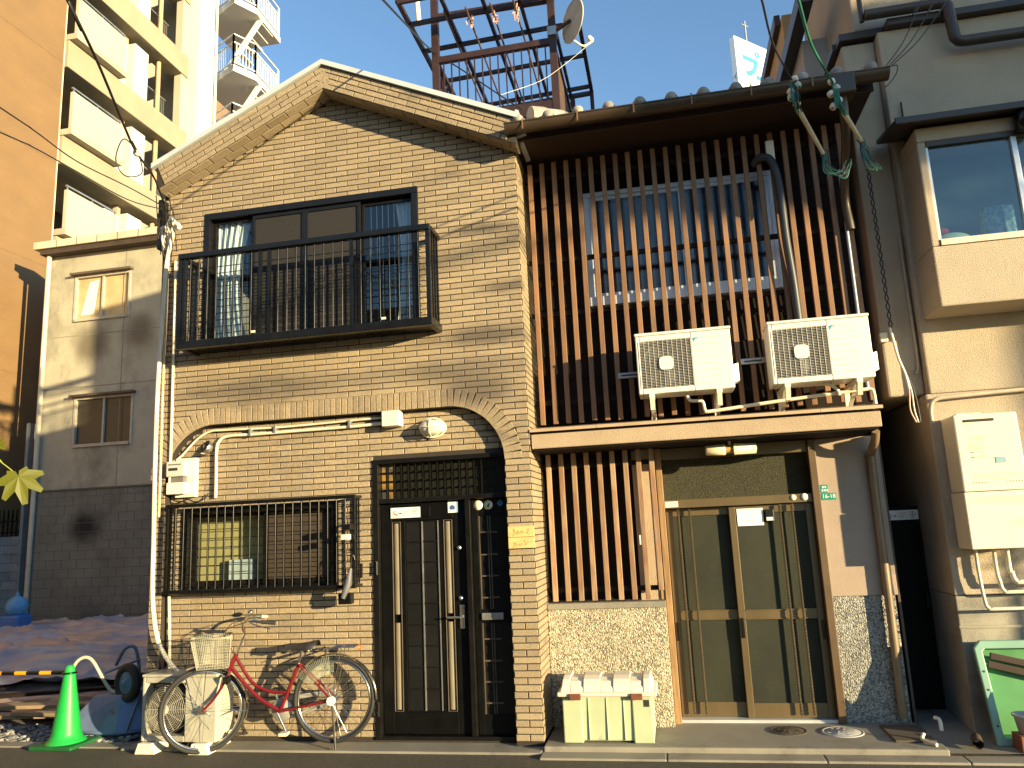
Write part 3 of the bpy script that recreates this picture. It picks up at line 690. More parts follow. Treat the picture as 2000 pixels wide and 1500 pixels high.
# sliding entrance
q = MB(); q.box(1.002,1.055,.55,.80,.045,2.310); q.box(.965,1.0,.56,.5745,1.036,2.310)
ent = q.build("door_post", post_wood, wh, .004)
q = MB(); q.box(2.275,2.335,.57,.80,.045,2.310); q.build("door_post", mat("brown_post", (.10,.06,.03), .5, nscale=3), wh, .004)
q = MB(); q.box(1.056,2.274,.60,.78,1.79,1.862); q.box(1.056,2.274,.60,.70,2.21,2.310); head = q.build("door_head", bronze_alu, wh, .004)
MB().box(1.056,2.274,.675,.68,1.863,2.209).build("transom_pane", frost2, head)
MB().box(1.06,1.17,.593,.5995,1.80,1.85).build("white_label", white_pl, head)
for x, w_ in ((2.12,.05),(2.21,.06)): MB().lathe([(0,0),(w_/2,.0),(w_/2,.004),(0,.004)], 14, (x,.594,1.833), (0,1,0)).build("round_sticker", white_pl, head)
MB().box(1.056,2.30,.60,.82,.045,.068).build("door_sill", alu, head)
def leaf_(x0, x1, y, name):
    q = MB(); st = .055
    q.box(x0,x0+st,y,y+.032,.07,1.785); q.box(x1-st,x1,y,y+.032,.07,1.785); q.box(x0+st,x1-st,y+.002,y+.03,1.72,1.785); q.box(x0+st,x1-st,y+.002,y+.03,.07,.185); q.box(x0+st,x1-st,y+.002,y+.03,.845,.925)
    l = q.build(name, bronze_alu, wh, .003)
    for z0, z1 in ((.185,.845),(.925,1.72)): MB().box(x0+st,x1-st,y+.014,y+.018,z0,z1).build("pane", frost, l)
    for z in (.85, .92): MB().box(x0+st,x1-st,y-.004,y+.001,z-.004,z+.004).build("rail_bead", bronze_alu, l)
    return l
L1 = leaf_(1.06, 1.66, .70, "door_leaf"); L2 = leaf_(1.59, 2.272, .655, "door_leaf")
twist = mat("twisted_rod_brass", (.12,.095,.06), .4, metal=.5, nscale=20, namt=.2)
def rod(x, y, z0, z1, l):
    n = 170; vs = []; m_ = 4
    for i in range(n+1):
        z = z0+(z1-z0)*i/n; a = i*.62
        for k in range(m_): t = a+2*math.pi*k/m_; vs.append((x+.0115*math.cos(t), y+.0115*math.sin(t), z))
    fs = [(i*m_+k, i*m_+(k+1) % m_, (i+1)*m_+(k+1) % m_, (i+1)*m_+k) for i in range(n) for k in range(m_)]
    MB().raw(vs, fs).build("twisted_rod", twist, l, fix=False)
for x in (1.165, 1.262): rod(x, .662, .10, 1.782, L1)
for x in (2.005, 2.105): rod(x, .622, .10, 1.782, L2)
MB().box(1.605,1.63,.643,.654,.70,.86).build("pull", bronze, L2, .003); MB().box(2.24,2.262,.643,.654,.68,.83).build("pull", bronze, L2, .003); MB().box(1.075,1.095,.69,.699,.68,.83).build("pull", bronze, L1, .003)
# right pier
q = MB(); q.box(2.336,HX1,.60,.80,1.02,2.310); q.build("pier_wall", stucco_mauve, wh, .004)
q = MB(); q.box(2.336,HX1-.02,.615,.80,.04,1.018); q.build("pier_base", pebble_g, wh, .003)
# side wall towards the alley
MB().box(HX1+.001,HX1+.02,.62,8,0,5.0).build("side_wall", mat("brown_tin", (.07,.05,.04), .6), wh)
# canopy lamp
t = thing("porch_lamp", "cream cylindrical porch lamp hung below the canopy over the sliding doors", "lamp", (1.625,.30,2.25))
lm = mat("lamp_cream", (.66,.57,.38), .4, nscale=4)
A, B = Vector((1.425,.28,2.245)), Vector((1.835,.28,2.24))
D = (B-A).normalized()
MB().lathe([(0,0),(.036,0),(.043,.01),(.046,.155),(.04,.16)], 18, A, D).build("shade", lm, t)
MB().lathe([(.034,.158),(.034,.225)], 16, A, D).build("socket", mat("amber_socket", (.45,.27,.09), .4), t)
MB().lathe([(.048,.222),(.05,.235),(.046,.24),(.043,.40),(0,.41)], 18, A, D).build("shade", lm, t)
MB().tube([(1.62,.28,2.28),(1.62,.28,2.311)], .012, 8).build("hanger", lm, t)

# ================================================================== AIR CONDITIONERS
ac_white = mat("air_conditioner_white", (.70,.67,.60), .42, nscale=3, namt=.06, stain=((.5,.45,.36), 2.5, .63, .8, (1,1,.35)))
ac_dark = mat("fan_dark", (.02,.02,.02), .7)
ac_logo = mat("logo_blue", (.03,.26,.42), .4)
def air_con(name, label, loc, rz=0, rounded=False, w=.745, h=.50, d=.26, group=None):
    ac_white = MATS["air_conditioner_white"] if not rounded else mat("aged_ivory_casing", (.42,.40,.33), .5, nscale=4, namt=.12, stain=((.22,.19,.13), 3, .55, .75, (1,1,.4)))
    t = thing(name, label, "air conditioner", loc, group, rz)
    q = MB(); gx0, gx1 = .03, w*.585
    q.box(0,w,0.012,d,0,h-.03) if False else None
    # hollow casing: frame round the grille
    q.box(0,gx0,0,d,.0,h-.025); q.box(gx1,w,0,d,.0,h-.025); q.box(gx0,gx1,0,d,0,.045); q.box(gx0,gx1,0,d,h-.07,h-.025); q.box(gx0,gx1,d-.05,d,.045,h-.07)
    q.build("casing", ac_white, t, .008, True)
    MB().box(-.006,w+.006,-.006,d+.004,h-.024,h).build("lid", ac_white, t, .008, True)
    MB().box(gx0,gx1,.10,.11,.045,h-.07).build("fan_well", ac_dark, t, 0, True)
    cx, cz = (gx0+gx1)/2, h/2-.012; r_ = min(gx1-gx0, h-.115)/2
    MB().lathe([(r_*.97,.02),(r_*.97,.099)], 40, (cx,0,cz), (0,1,0)).build("fan_shroud", mat("shroud_beige", (.13,.115,.085), .6), t, 0, True)
    f = MB()
    for k in range(3):
        a0 = 2*math.pi*k/3+.5
        vs = [(cx+rr*math.cos(a0+da), .06+.03*da, cz+rr*math.sin(a0+da)) for da in (0,.35,.7,1.05) for rr in (r_*.2, r_*.55, r_*.9)]
        f.raw(vs, [(i*3+j, i*3+j+1, i*3+j+4, i*3+j+3) for i in range(3) for j in range(2)], True)
    f.lathe([(0,.04),(r_*.22,.045),(r_*.22,.09)], 16, (cx,0,cz), (0,1,0)); f.build("fan", mat("fan_grey", (.045,.042,.038), .5), t, 0, True, fix=False)
    g = MB()
    if rounded:
        for k in range(10): rr = r_*(.25+.75*k/9); g.tube([(cx+rr*math.cos(a), -.004-.012*(1-k/9), cz+rr*math.sin(a)) for a in [2*math.pi*i/36 for i in range(36)]], .0019, 5, closed=True)
        for k in range(12): a = 2*math.pi*k/12; g.tube([(cx+r_*.2*math.cos(a), -.014, cz+r_*.2*math.sin(a)),(cx+r_*math.cos(a), -.002, cz+r_*math.sin(a))], .0024, 5)
        g.lathe([(0,-.018),(r_*.23,-.017),(r_*.25,-.01)], 24, (cx,0,cz), (0,1,0))
        for a, b, c_, d_ in ((gx0,gx0+.02,.045,h-.07),): pass
    else:
        for k in range(31): z = .05+(h-.125)*k/30; g.box(gx0,gx1,-.004,-.001,z-.0009,z+.0009)
        for k in range(12): x = gx0+(gx1-gx0)*k/11; g.box(x-.0013,x+.0013,-.008,-.004,.045,h-.07)
    g.build("grille", ac_white, t, 0, True)
    if not rounded:
        cap = MB(); n = 20; pts = []
        for i in range(n):
            a = 2*math.pi*i/n; c_, s_ = math.cos(a), math.sin(a); pts.append((cx+.054*math.copysign(abs(c_)**.5, c_), -.009, cz+.054*math.copysign(abs(s_)**.5, s_)))
        cap.prism(pts, (0,-.008,0)); cap.build("grille_cap", ac_white, t, .002, True)
        MB().poly([(gx1+.016,-.0015,h-.075),(gx1+.05,-.0015,h-.068),(gx1+.022,-.0015,h-.11)]).build("emblem", ac_logo, t, 0, True)
        MB().poly([(gx1+.056,-.0015,h-.068),(gx1+.064,-.0015,h-.066),(gx1+.038,-.0015,h-.108)]).build("emblem", ac_logo, t, 0, True)
        for k in range(8): z = .06+k*.052; MB().box(gx1+.012,w-.10,-.0014,-.0004,z-.001,z+.001).build("panel_groove", mat("groove_grey", (.3,.27,.22), .6), t, 0, True)
    v = MB(); v.prism([(w+.0015,.04,.05),(w+.045,.06,.065),(w+.045,.2,.065),(w+.0015,.22,.05)], (0,0,.14)); v.build("valve_cover", ac_white, t, .01, True)
    return t
A1 = air_con("air_conditioner", "wall-hung white air conditioner above the sliding doors, left of the two", (.93,-.12,2.69), group="air conditioners on the slatted facade")
A2 = air_con("air_conditioner", "wall-hung white air conditioner nearest the downpipe, right of the two", (1.96,-.12,2.69), group="air conditioners on the slatted facade")
A3 = air_con("air_conditioner", "old ivory air conditioner on the ground behind the bicycle's front wheel", (-3.37,-.215,.085), rounded=True, w=.70, h=.53, d=.255, rz=-.03)
for t, x0 in ((A1,.93),(A2,1.96)):
    for dx in (.10, .62):
        q = MB(); x = x0+dx
        q.box(x-.022,x+.022,-.15,.296,2.655,2.6885); q.prism([(x-.018,-.16,2.654),(x-.018,-.10,2.654),(x-.018,-.07,2.56),(x-.018,-.115,2.56)], (.036,0,0))
        q.build("bracket_arm", white_pl, t, .004)
        q = MB(); q.bar((x,.28,2.50),(x,-.02,2.655),.03,.012); q.build("bracket_brace", white_pl, t)
        MB().box(x-.02,x+.02,.2965,.2995,2.45,2.69).build("bracket_plate", white_pl, t)
for x0, z in ((.75,2.935),(1.775,2.97)):
    q = MB(); q.box(x0,x0+.22,.285,.2995,z-.028,z+.022); o = q.build("bracket_rail", dullsteel, A1 if x0 < 1 else A2, .003)
    MB().box(x0+.03,x0+.17,.2835,.2848,z-.009,z+.003).build("slot", ac_dark, o)
for x in (-3.29,-2.80):
    MB().prism([(x-.09,-.27,.0),(x+.09,-.27,.0),(x+.06,-.27,.083),(x-.06,-.27,.083)], (0,.34,0)).build("foot_block", white_pl, A3 and None, .006)
for o in [o for o in COL.objects if o.name.startswith("foot_block")]:
    tag(o, "white plastic block under the ground air conditioner, " + ("left one by the green cone" if "." not in o.name else "right one behind the wheel"), "block", "blocks under the ground air conditioner")
# drain and refrigerant pipes
def pipe(name, label, pts, r, m, cat="pipe", k=5, n=8, group=None):
    o = MB().tube(smooth_path(pts, k), r, n).build(name, m, None, fix=False); return tag(o, label, cat, group)
pipe("drain_pipe", "beige drain pipe running along the canopy below both air conditioners", [(1.30,-.02,2.68),(1.33,-.0,2.63),(1.42,.02,2.62),(1.44,.03,2.545),(1.50,.05,2.54),(2.0,.05,2.58),(2.60,.05,2.62),(2.70,.05,2.62),(2.715,.04,2.585),(2.715,.03,2.50)], .014, cream_pipe)
pipe("refrigerant_hose", "short curved hose dropping from the right air conditioner's underside", [(2.33,.0,2.69),(2.40,.0,2.67),(2.45,.02,2.63),(2.46,.03,2.59)], .015, cream_pipe)
pipe("black_hose", "thick black hose bending down over the upper slats", [(2.06,.33,4.72),(2.10,.26,4.745),(2.19,.24,4.70),(2.235,.24,4.45),(2.24,.24,4.0),(2.26,.25,3.6),(2.27,.26,3.18)], .034, mat("black_hose", (.03,.033,.04), .45), "hose", 6, 12)
o = MB().box(2.165,2.235,.268,.298,4.72,4.90).build("junction_box", white_pl, None, .006); tag(o, "small white box on the upper slats beside the black hose", "box")
pipe("conduit", "thin blue-grey conduit standing at the right end of the slats", [(2.735,.27,4.55),(2.735,.27,3.9),(2.735,.27,3.3),(2.735,.27,2.66)], .013, mat("bluegrey_pipe", (.33,.38,.45), .4))
pipe("downpipe", "brown downpipe on the pier between sliding doors and alley", [(2.765,.33,2.32),(2.765,.40,2.24),(2.762,.53,2.17),(2.76,.555,2.05),(2.755,.555,1.2),(2.75,.555,.10)], .033, mat("brown_pvc", (.20,.14,.085), .4, nscale=3), n=12)
# ================================================================== ROOFTOP FRAME
rack_m = mat("maroon_steel", (.045,.022,.02), .5, metal=.3, nscale=8, namt=.3)
rk = thing("drying_platform", "maroon steel laundry platform with open roof grid above the tiled roof", "platform", (-.4,1.2,6.0))
def rbar(name, p, q, w, h=None): return MB().bar(p, q, w, h or w).build(name, rack_m, rk)
PX0, PX1, PY, PY2 = -1.05, .265, 1.2, 3.15
rbar("post", (PX0,PY,5.75), (PX0,PY,7.95), .075); rbar("post", (PX1,PY,5.6), (PX1,PY,7.95), .075)
rbar("post", (PX0,PY2,6.3), (PX0,PY2,7.3), .06); rbar("post", (PX1,PY2,6.3), (PX1,PY2,7.3), .06)
rbar("top_beam", (PX0,PY,7.36), (PX1,PY,7.34), .06, .06); rbar("hand_rail", (PX0,PY,6.82), (PX1,PY,6.83), .055, .07); rbar("floor_beam", (PX0,PY,6.06), (PX1+.0,PY,6.06), .06, .15)
rbar("floor_beam", (PX0,PY,6.06), (PX0,PY2,6.06), .05, .1); rbar("floor_beam", (PX1,PY,6.06), (PX1,PY2,6.06), .05, .1)
for i in range(1, 15): x = PX0+(PX1-PX0)*i/15; rbar("baluster", (x,PY,6.13), (x,PY,6.79), .014)
for i in range(1, 9): y = PY+(PY2-PY)*i/9; rbar("baluster", (PX0,y,6.12), (PX0,y,6.79), .014)
rbar("hand_rail", (PX0,PY,6.82), (PX0,PY2,6.82), .05); rbar("hand_rail", (PX1,PY,6.82), (PX1,PY2,6.82), .05)
sidep = MB()
for i in range(28): y = PY+.06+i*.066; sidep.bar((PX1,y,6.12),(PX1,y+.1,6.79),.02,.008,(1,0,0))
sidep.build("side_lattice", mat("brown_lattice", (.13,.075,.045), .6), rk)
def zc(x): return 7.30+.10*(x+.4)
CX0, CX1, CY0, CY1 = -1.29, .52, .62, 3.2
for x in (CX0, -.85, -.44, -.06, .24, CX1): rbar("roof_bar", (x,CY0,zc(x)), (x,CY1-.15+.12*(x+1.3),zc(x)), .045 if x in (CX0, CX1) else .035, .05)
for y in (CY0, 1.0, 1.5, 2.15, 2.85): rbar("roof_bar", (CX0,y,zc(CX0)-.03), (CX1,y+.2,zc(CX1)-.03), .035, .045)
rbar("roof_bar", (CX0,CY1-.15,zc(CX0)), (CX1,CY1+.07,zc(CX1)), .05, .05)
rbar("strut", (.52,3.2,6.2), (.52,3.2,7.35), .05)
# laundry poles with peg bundles
for i, x in enumerate((-.86, -.62, -.35, -.10)):
    p0 = Vector((x, .9, 7.20)); p1 = Vector((x+.02, 3.0, 7.05))
    o = MB().tube([p0, p1], .011, 6).build("laundry_pole", mat("pole_brown", (.12,.07,.05), .5), None)
    tag(o, "thin laundry pole under the roof grid, %s from the left post" % ("nearest", "second", "third", "farthest")[i], "pole", "laundry poles on the platform")
    if i:
        q = MB()
        for k in range(16): a = random.uniform(0, 6.3); r_ = random.uniform(.01,.035); z = random.uniform(-.07,.05); c = p0.lerp(p1,.10+random.uniform(-.02,.02))+Vector((r_*math.cos(a), r_*math.sin(a), z)); q.cbox(c, Vector((.005,0,.002)), Vector((0,.005,0)), Vector((random.uniform(-.008,.008),0,.025)))
        o = q.build("peg_bundle", mat("peg_pink", (.62,.38,.30), .6, island=.4), None); tag(o, "bundle of faded clothes pegs on the %s laundry pole" % ("", "second", "third", "farthest")[i], "clothes pegs", "peg bundles")
# white antenna tube on the left post
o = MB().tube([(-1.22,1.05,7.75),(-1.19,1.05,7.20)], .03, 10).build("white_tube", white_pl, None); tag(o, "white plastic tube strapped to the left post of the laundry platform", "tube")
# satellite dish
t = thing("satellite_dish", "pale round satellite dish bracketed to the right post of the laundry platform", "satellite dish", (.48,1.1,6.7))
dn = Vector((.80,.60,.0)).normalized(); dc = Vector((.50,1.06,6.93))
prof = [(r_, .28*r_*r_-.012) for r_ in (0,.05,.1,.15,.19,.222)]
MB().lathe(prof, 30, dc, dn).build("reflector", mat("dish_grey", (.40,.38,.35), .5, nscale=5), t, fix=False)
MB().lathe([(.222,.003),(.228,.003),(.228,.0),(.222,-.004)], 30, dc, dn).build("rim", white_pl, t, fix=False)
a1 = dc+dn*.24+Vector((0,0,-.17))
MB().tube(smooth_path([dc-Vector((0,0,.225)), dc+dn*.12-Vector((0,0,.26)), a1],4), .012, 8).build("feed_arm", white_pl, t)
MB().lathe([(.02,0),(.028,.01),(.028,.06),(.018,.07)], 12, a1+Vector((0,0,.0)), (-dn+Vector((0,0,.6)))).build("feed_horn", white_pl, t)
MB().tube([(PX1+.03,PY-.02,6.93), dc-dn*.03], .02, 8).build("mount", rack_m, t); MB().box(PX1-.05,PX1+.05,PY-.055,PY+.05,6.88,6.98).build("clamp", dullsteel, t)
pipe("dish_cable", "thin white cable sagging from the satellite dish to the brick gable", [a1, (.45,.8,6.3),(.2,.5,5.95),(-.12,.1,5.62)], .0022, white_pl, "cable")
o = pipe("guy_wire", "black cable crossing the sky to the laundry platform's left post", [at(725,-25,-2.5)+(at(725,-25,-2.5)-at(800,55,-.6)).normalized()*5, at(725,-25,-2.5), at(800,55,-.6), at(845,100,1.1), at(900,135,1.15), at(960,175,1.0), at(1020,215,.5)], .008, wire_blk, "cable")
# ================================================================== RIGHT: STUCCO BUILDING
st_r = mat("beige_stucco", (.47,.385,.285), .88, nscale=2.2, namt=.14, bscale=110, bump=1, bdist=.012, stain=((.26,.205,.15), 1.1, .58, .78, (1.6,1.6,.45)))
st_low = mat("grey_cement_base", (.36,.33,.27), .9, nscale=3, namt=.2, bscale=140, bump=1, bdist=.01, stain=((.15,.14,.12), 1.4, .5, .7, (1,1,1)))
trim_d = mat("dark_brown_trim", (.045,.032,.026), .45, nscale=4, namt=.25)
sb = thing("stucco_building", "beige stucco building with a projecting bay window beside the alley", "building", (4.5,4,0))
q = MB(); q.box(3.20,7.5,.42,8,1.018,2.60); q.box(3.235,7.5,.42,8,2.602,5.86); q.build("wall", st_r, sb, .012)
q = MB(); q.box(3.195,7.5,.40,8,0,1.016); q.build("base_wall", st_low, sb, .008)
MB().box(3.19,7.5,.385,.399,.78,.80).build("base_ledge", st_low, sb)
q = MB(); q.box(2.95,3.234,.52,8,2.61,5.84); q.build("corner_block", st_r, sb, .02)
q = MB(); q.box(3.06,7.5,.47,2.3,5.93,9.5); q.build("upper_wall", st_r, sb, .012)
q = MB(); q.box(2.93,3.3,.47,.62,5.862,5.93); q.box(2.90,2.98,.621,1.35,5.862,5.93); q.box(3.301,7.5,.34,.469,5.862,5.925); q.build("band_trim", trim_d, sb, .004)
q = MB(); q.box(2.82,3.059,1.4,8,2.6,6.5); q.build("side_wall", mat("grey_mortar_wall", (.40,.36,.33), .9, nscale=2, namt=.1), sb)
q = MB(); q.box(2.70,2.83,.75,2.35,6.50,6.66); q.build("side_eave", trim_d, sb, .006)
q = MB(); q.box(2.86,3.0,2.4,8,6.52,7.5); q.build("rear_wall", mat("ochre_wall", (.42,.27,.13), .85), sb)
q = MB(); q.box(2.79,2.86,2.5,8,7.44,7.58); q.build("rear_eave", trim_d, sb, .006)
q = MB(); q.tube([(3.10,.34,6.6),(3.10,.34,5.93)], .022, 8); q.build("downpipe", trim_d, sb)
q = MB(); q.tube(smooth_path([(3.12,.30,5.965),(3.4,.30,5.965),(3.72,.30,5.965)],2)+[Vector((3.765,.30,5.955)),Vector((3.785,.30,5.93)),Vector((3.79,.30,5.75)),Vector((3.80,.30,5.62)),Vector((3.825,.30,5.59)),Vector((3.86,.30,5.58)),Vector((6.0,.30,5.56))], .047, 12); q.build("rain_pipe", trim_d, sb, fix=False)
# bay
bx0, bz0, bz1 = 3.27, 3.215, 4.70
q = MB(); q.box(bx0,6.5,0,.419,bz0,3.70); q.box(bx0,6.5,0,.419,4.58,bz1); q.box(bx0,3.335,0,.419,3.701,4.579); q.box(5.6,6.5,0,.419,3.701,4.579); bay = q.build("bay", st_r, sb, .012)
q = MB(); q.prism([(3.10,-.13,4.702),(6.5,-.13,4.702),(6.5,.418,4.80),(3.10,.418,4.80)], (0,0,.035)); q.box(3.09,6.5,-.15,-.131,4.69,4.745); q.build("bay_roof", trim_d, sb, .005)
q = MB(); q.box(3.336,5.6,.0,.07,4.535,4.578); q.build("window_head", trim_d, sb); 
q = MB(); q.box(3.336,5.6,-.01,.09,3.702,3.752); q.build("window_sill", mat("cream_sill", (.62,.55,.42), .6), sb, .003)
bwin = MB().box(3.95,3.99,.005,.05,3.753,4.534).build("window", alu, sb, .003); MB().box(3.336,3.352,.015,.05,3.753,4.534).build("window_jamb", alu, bwin)
MB().box(3.353,3.949,.03,.034,3.753,4.534).build("pane", glass("milky_glass", (.62,.72,.74), rough=.18, refl=1.6), bwin)
MB().box(3.991,4.6,.04,.044,3.753,4.534).build("pane", MATS["milky_glass"], bwin)
q = MB(); q.box(3.336,5.6,.40,.418,3.70,4.57); q.build("window_back", mat("teal_shade_interior", (.16,.21,.22), .8, nscale=3, namt=.35), sb)
q = MB(); q.sphere((3.50,.2,3.80), .11, sc=(1.2,.6,.55)); o = q.build("white_bundle", mat("white_cloth", (.75,.73,.68), .9), None); tag(o, "white rounded bundle on the bay window sill inside", "bundle")
q = MB(); q.sphere((3.44,.25,3.90), .05, sc=(1.2,.6,.6)); o = q.build("red_cloth", mat("red_cloth", (.6,.05,.04), .9), None); tag(o, "small red cloth behind the bay window pane", "cloth")
q = MB(); q.box(3.74,3.95,.12,.30,3.755,4.03); o = q.build("patterned_bag", mat("blue_print_bag", (.18,.36,.62), .6, nscale=16, namt=.5, col2=(.75,.78,.8)), None, .03); tag(o, "blue and white printed bag behind the bay window by the mullion", "bag")
q = MB(); q.lathe([(0,-.07),(.06,-.06),(.075,0),(.07,.07),(.03,.12)], 16, (4.04,-.06,4.60), (0,-.4,1)); q.tube([(4.04,-.02,4.68),(4.06,.1,4.74)], .03, 8); o = q.build("outdoor_lamp", blackm, None); tag(o, "black round lamp under the bay roof at the right edge", "lamp")
# vertical seam pipe + hook, wall conduits
pipe("wall_cable_hook", "thin black cable ending in a hook loop on the stucco building", [(3.335,.395,5.15),(3.335,.40,4.95),(3.33,.40,4.6),(3.335,.39,4.50),(3.36,.385,4.46),(3.39,.385,4.48),(3.40,.385,4.55)], .008, wire_blk, "cable")
pipe("wall_conduit", "slim beige conduit climbing the stucco corner block", [(3.20,.50,4.0),(3.20,.50,3.6),(3.205,.50,3.1),(3.20,.50,2.85),(3.17,.48,2.78)], .012, st_r)
pipe("wall_conduit", "beige horizontal conduit above the water heater", [(3.21,.40,2.36),(3.21,.38,2.48),(3.25,.37,2.545),(3.4,.37,2.56),(4.0,.37,2.58),(5.0,.37,2.6)], .017, mat("beige_conduit", (.44,.37,.28), .5))
# alley
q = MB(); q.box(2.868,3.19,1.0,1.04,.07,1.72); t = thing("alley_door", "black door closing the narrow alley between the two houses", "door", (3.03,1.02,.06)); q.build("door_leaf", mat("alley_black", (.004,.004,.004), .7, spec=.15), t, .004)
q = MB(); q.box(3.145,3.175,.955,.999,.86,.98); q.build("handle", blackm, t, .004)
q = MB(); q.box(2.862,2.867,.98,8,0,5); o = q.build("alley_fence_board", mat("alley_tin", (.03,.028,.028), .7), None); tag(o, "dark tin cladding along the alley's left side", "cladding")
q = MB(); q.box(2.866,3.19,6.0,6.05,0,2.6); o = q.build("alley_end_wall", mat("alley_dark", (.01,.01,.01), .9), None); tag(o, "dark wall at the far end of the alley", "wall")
q = MB(); q.box(2.868,2.95,1.2,1.32,1.80,2.02); q.box(2.868,2.94,1.2,1.3,2.04,2.14); o = q.build("gas_meter", mat("bluegrey_meter", (.28,.33,.38), .5), None, .01); tag(o, "blue-grey meter box in the shaded alley above the black door", "meter")
# notice signs (the same notice twice)
sign_w = mat("sign_white", (.8,.79,.76), .5, namt=.04); ink = mat("sign_ink", (.05,.05,.07), .6); inkr = mat("sign_red", (.5,.06,.04), .6)
def notice(label, c, w, h):
    x, y, z = c; t = thing("notice_sign", label, "sign", (x,y,z), "house rule notices")
    MB().box(x-w/2,x+w/2,y-.003,y,z-h/2,z+h/2).build("plate", sign_w, t)
    def rg(cx, cz, r, m, nm):
        MB().lathe([(r,-.0005),(r*.84,-.0005)], 24, (cx,y-.0032,cz), (0,1,0)).build(nm, m, t, fix=False)
    cx = x-w*.35; rg(cx, z-.1*h, h*.29, inkr, "ban_ring"); MB().bar((cx-h*.2,y-.0036,z+.1*h),(cx+h*.2,y-.0036,z-.3*h),.0006,.006).build("ban_bar", inkr, t)
    MB().bar((cx-h*.17,y-.0034,z-.12*h),(cx+h*.17,y-.0034,z-.12*h),.0005,.006).build("cigarette_mark", ink, t)
    MB().box(x-w*.21,x-w*.13,y-.0036,y-.0031,z-.13*h,z-.01*h).build("small_print", ink, t)
    ring(x-w*.09, x+w*.18, z-.3*h, z+.27*h, .0018, y-.0036, y-.0031, "text_frame", inkr, t)
    for k in range(3): MB().box(x-w*.06,x+w*.15-k*.01,y-.0036,y-.0031,z+(.12-.16*k)*h-.0015,z+(.12-.16*k)*h+.0015).build("small_print", ink if k else inkr, t)
    cx = x+w*.33; rg(cx, z+.08*h, h*.27, ink, "ban_ring"); MB().box(cx-.004,cx+.004,y-.0036,y-.0031,z-.06*h,z+.2*h).build("pictogram", ink, t); MB().box(cx-.015,cx+.015,y-.0036,y-.0031,z-.32*h,z-.28*h).build("small_print", ink, t)
notice("pale notice with prohibition symbols on the black alley door", (3.045,.995,1.645), .28, .082)
notice("white notice with prohibition symbols at the top of the black front door", (-1.135,DY-.009,1.86), .265, .088)
# other stickers at the entrance
t = thing("door_sticker", "square white sticker with blue house symbol on the black front door", "sticker", (-.70,DY,1.87)); c = (-.715,DY-.001,1.885)
MB().box(c[0]-.042,c[0]+.032,c[1]-.002,c[1],c[2]-.045,c[2]+.045).build("plate", sign_w, t); MB().box(c[0]+.032,c[0]+.045,c[1]-.0025,c[1],c[2]-.045,c[2]+.045).build("blue_edge", mat("sticker_blue", (.25,.42,.72), .5), t)
q = MB(); q.poly([(c[0]-.028,c[1]-.0025,c[2]-.02),(c[0]+.02,c[1]-.0025,c[2]-.02),(c[0]+.02,c[1]-.0025,c[2]+.008),(c[0]-.004,c[1]-.0025,c[2]+.022),(c[0]-.028,c[1]-.0025,c[2]+.008)]); q.build("house_symbol", mat("symbol_blue", (.06,.11,.28), .5), t)
for i, (x, nm) in enumerate(((-.492,"cream round sticker with faint strokes above the door's side light"),(-.405,"cream round sticker with a dark bird-like mark above the side light"))):
    t = thing("round_sticker", nm, "sticker", (x,DY,1.89)); MB().lathe([(0,-.002),(.04,-.002),(.04,0)], 24, (x,DY-.001,1.89), (0,1,0)).build("disc", mat("sticker_cream", (.75,.68,.48), .5), t, fix=False)
    if i: q = MB(); q.poly([(x-.012,DY-.0036,1.875),(x+.006,DY-.0036,1.868),(x+.018,DY-.0036,1.905),(x+.002,DY-.0036,1.90)]); q.build("mark", ink, t)
    else:
        for dx in (-.008,.008): MB().box(x+dx-.0015,x+dx+.0015,DY-.0036,DY-.0031,1.875,1.905).build("mark", mat("sticker_grey", (.4,.38,.3), .6), t)
t = thing("security_label", "small blue diamond label in the dark right of the front door", "label", (-.33,DY,1.9))
MB().poly([(-.30,DY-.003,1.87),(-.272,DY-.003,1.90),(-.30,DY-.003,1.93),(-.328,DY-.003,1.90)]).build("diamond", mat("label_blue", (.03,.24,.5), .4), t); MB().box(-.315,-.285,DY-.0045,DY-.0035,1.893,1.907).build("mark", ink, t)
for k in range(6): MB().box(-.335+k*.012,-.327+k*.012,DY-.004,DY-.003,1.945,1.955).build("lettering", MATS["label_blue"], t)
# name plate
t = thing("name_plate", "two-line wooden name plate with handwriting on the brick pier", "name plate", (-.1,0,1.6)); wp = mat("name_wood", (.68,.45,.19), .6, nscale=8, namt=.15, stretch=(1,1,6))
for z0, z1 in ((1.614,1.70),(1.524,1.611)): MB().box(-.212,.004,-.022,-.003,z0,z1).build("board", wp, t, .003)
hw = mat("brown_ink", (.25,.15,.05), .8)
def scribble(z, pts): MB().tube(smooth_path([(x,-.0225,z+h) for x, h in pts],4), .0016, 5).build("handwriting", hw, t)
scribble(1.655, [(-.175,-.03),(-.16,-.012),(-.165,.025),(-.15,.0),(-.135,-.018),(-.13,.012),(-.12,-.012),(-.105,.008),(-.10,-.012),(-.09,.01),(-.08,-.012)]); scribble(1.655, [(-.055,-.016),(-.05,.02),(-.035,.015),(-.05,-.014),(-.025,-.018)])
scribble(1.56, [(-.175,.012),(-.16,.0),(-.175,-.03),(-.15,.008),(-.145,-.02),(-.125,.0),(-.115,-.016),(-.10,.002),(-.09,-.012)]); scribble(1.56, [(-.075,.028),(-.07,-.012),(-.055,.008),(-.045,.01),(-.02,.012)])
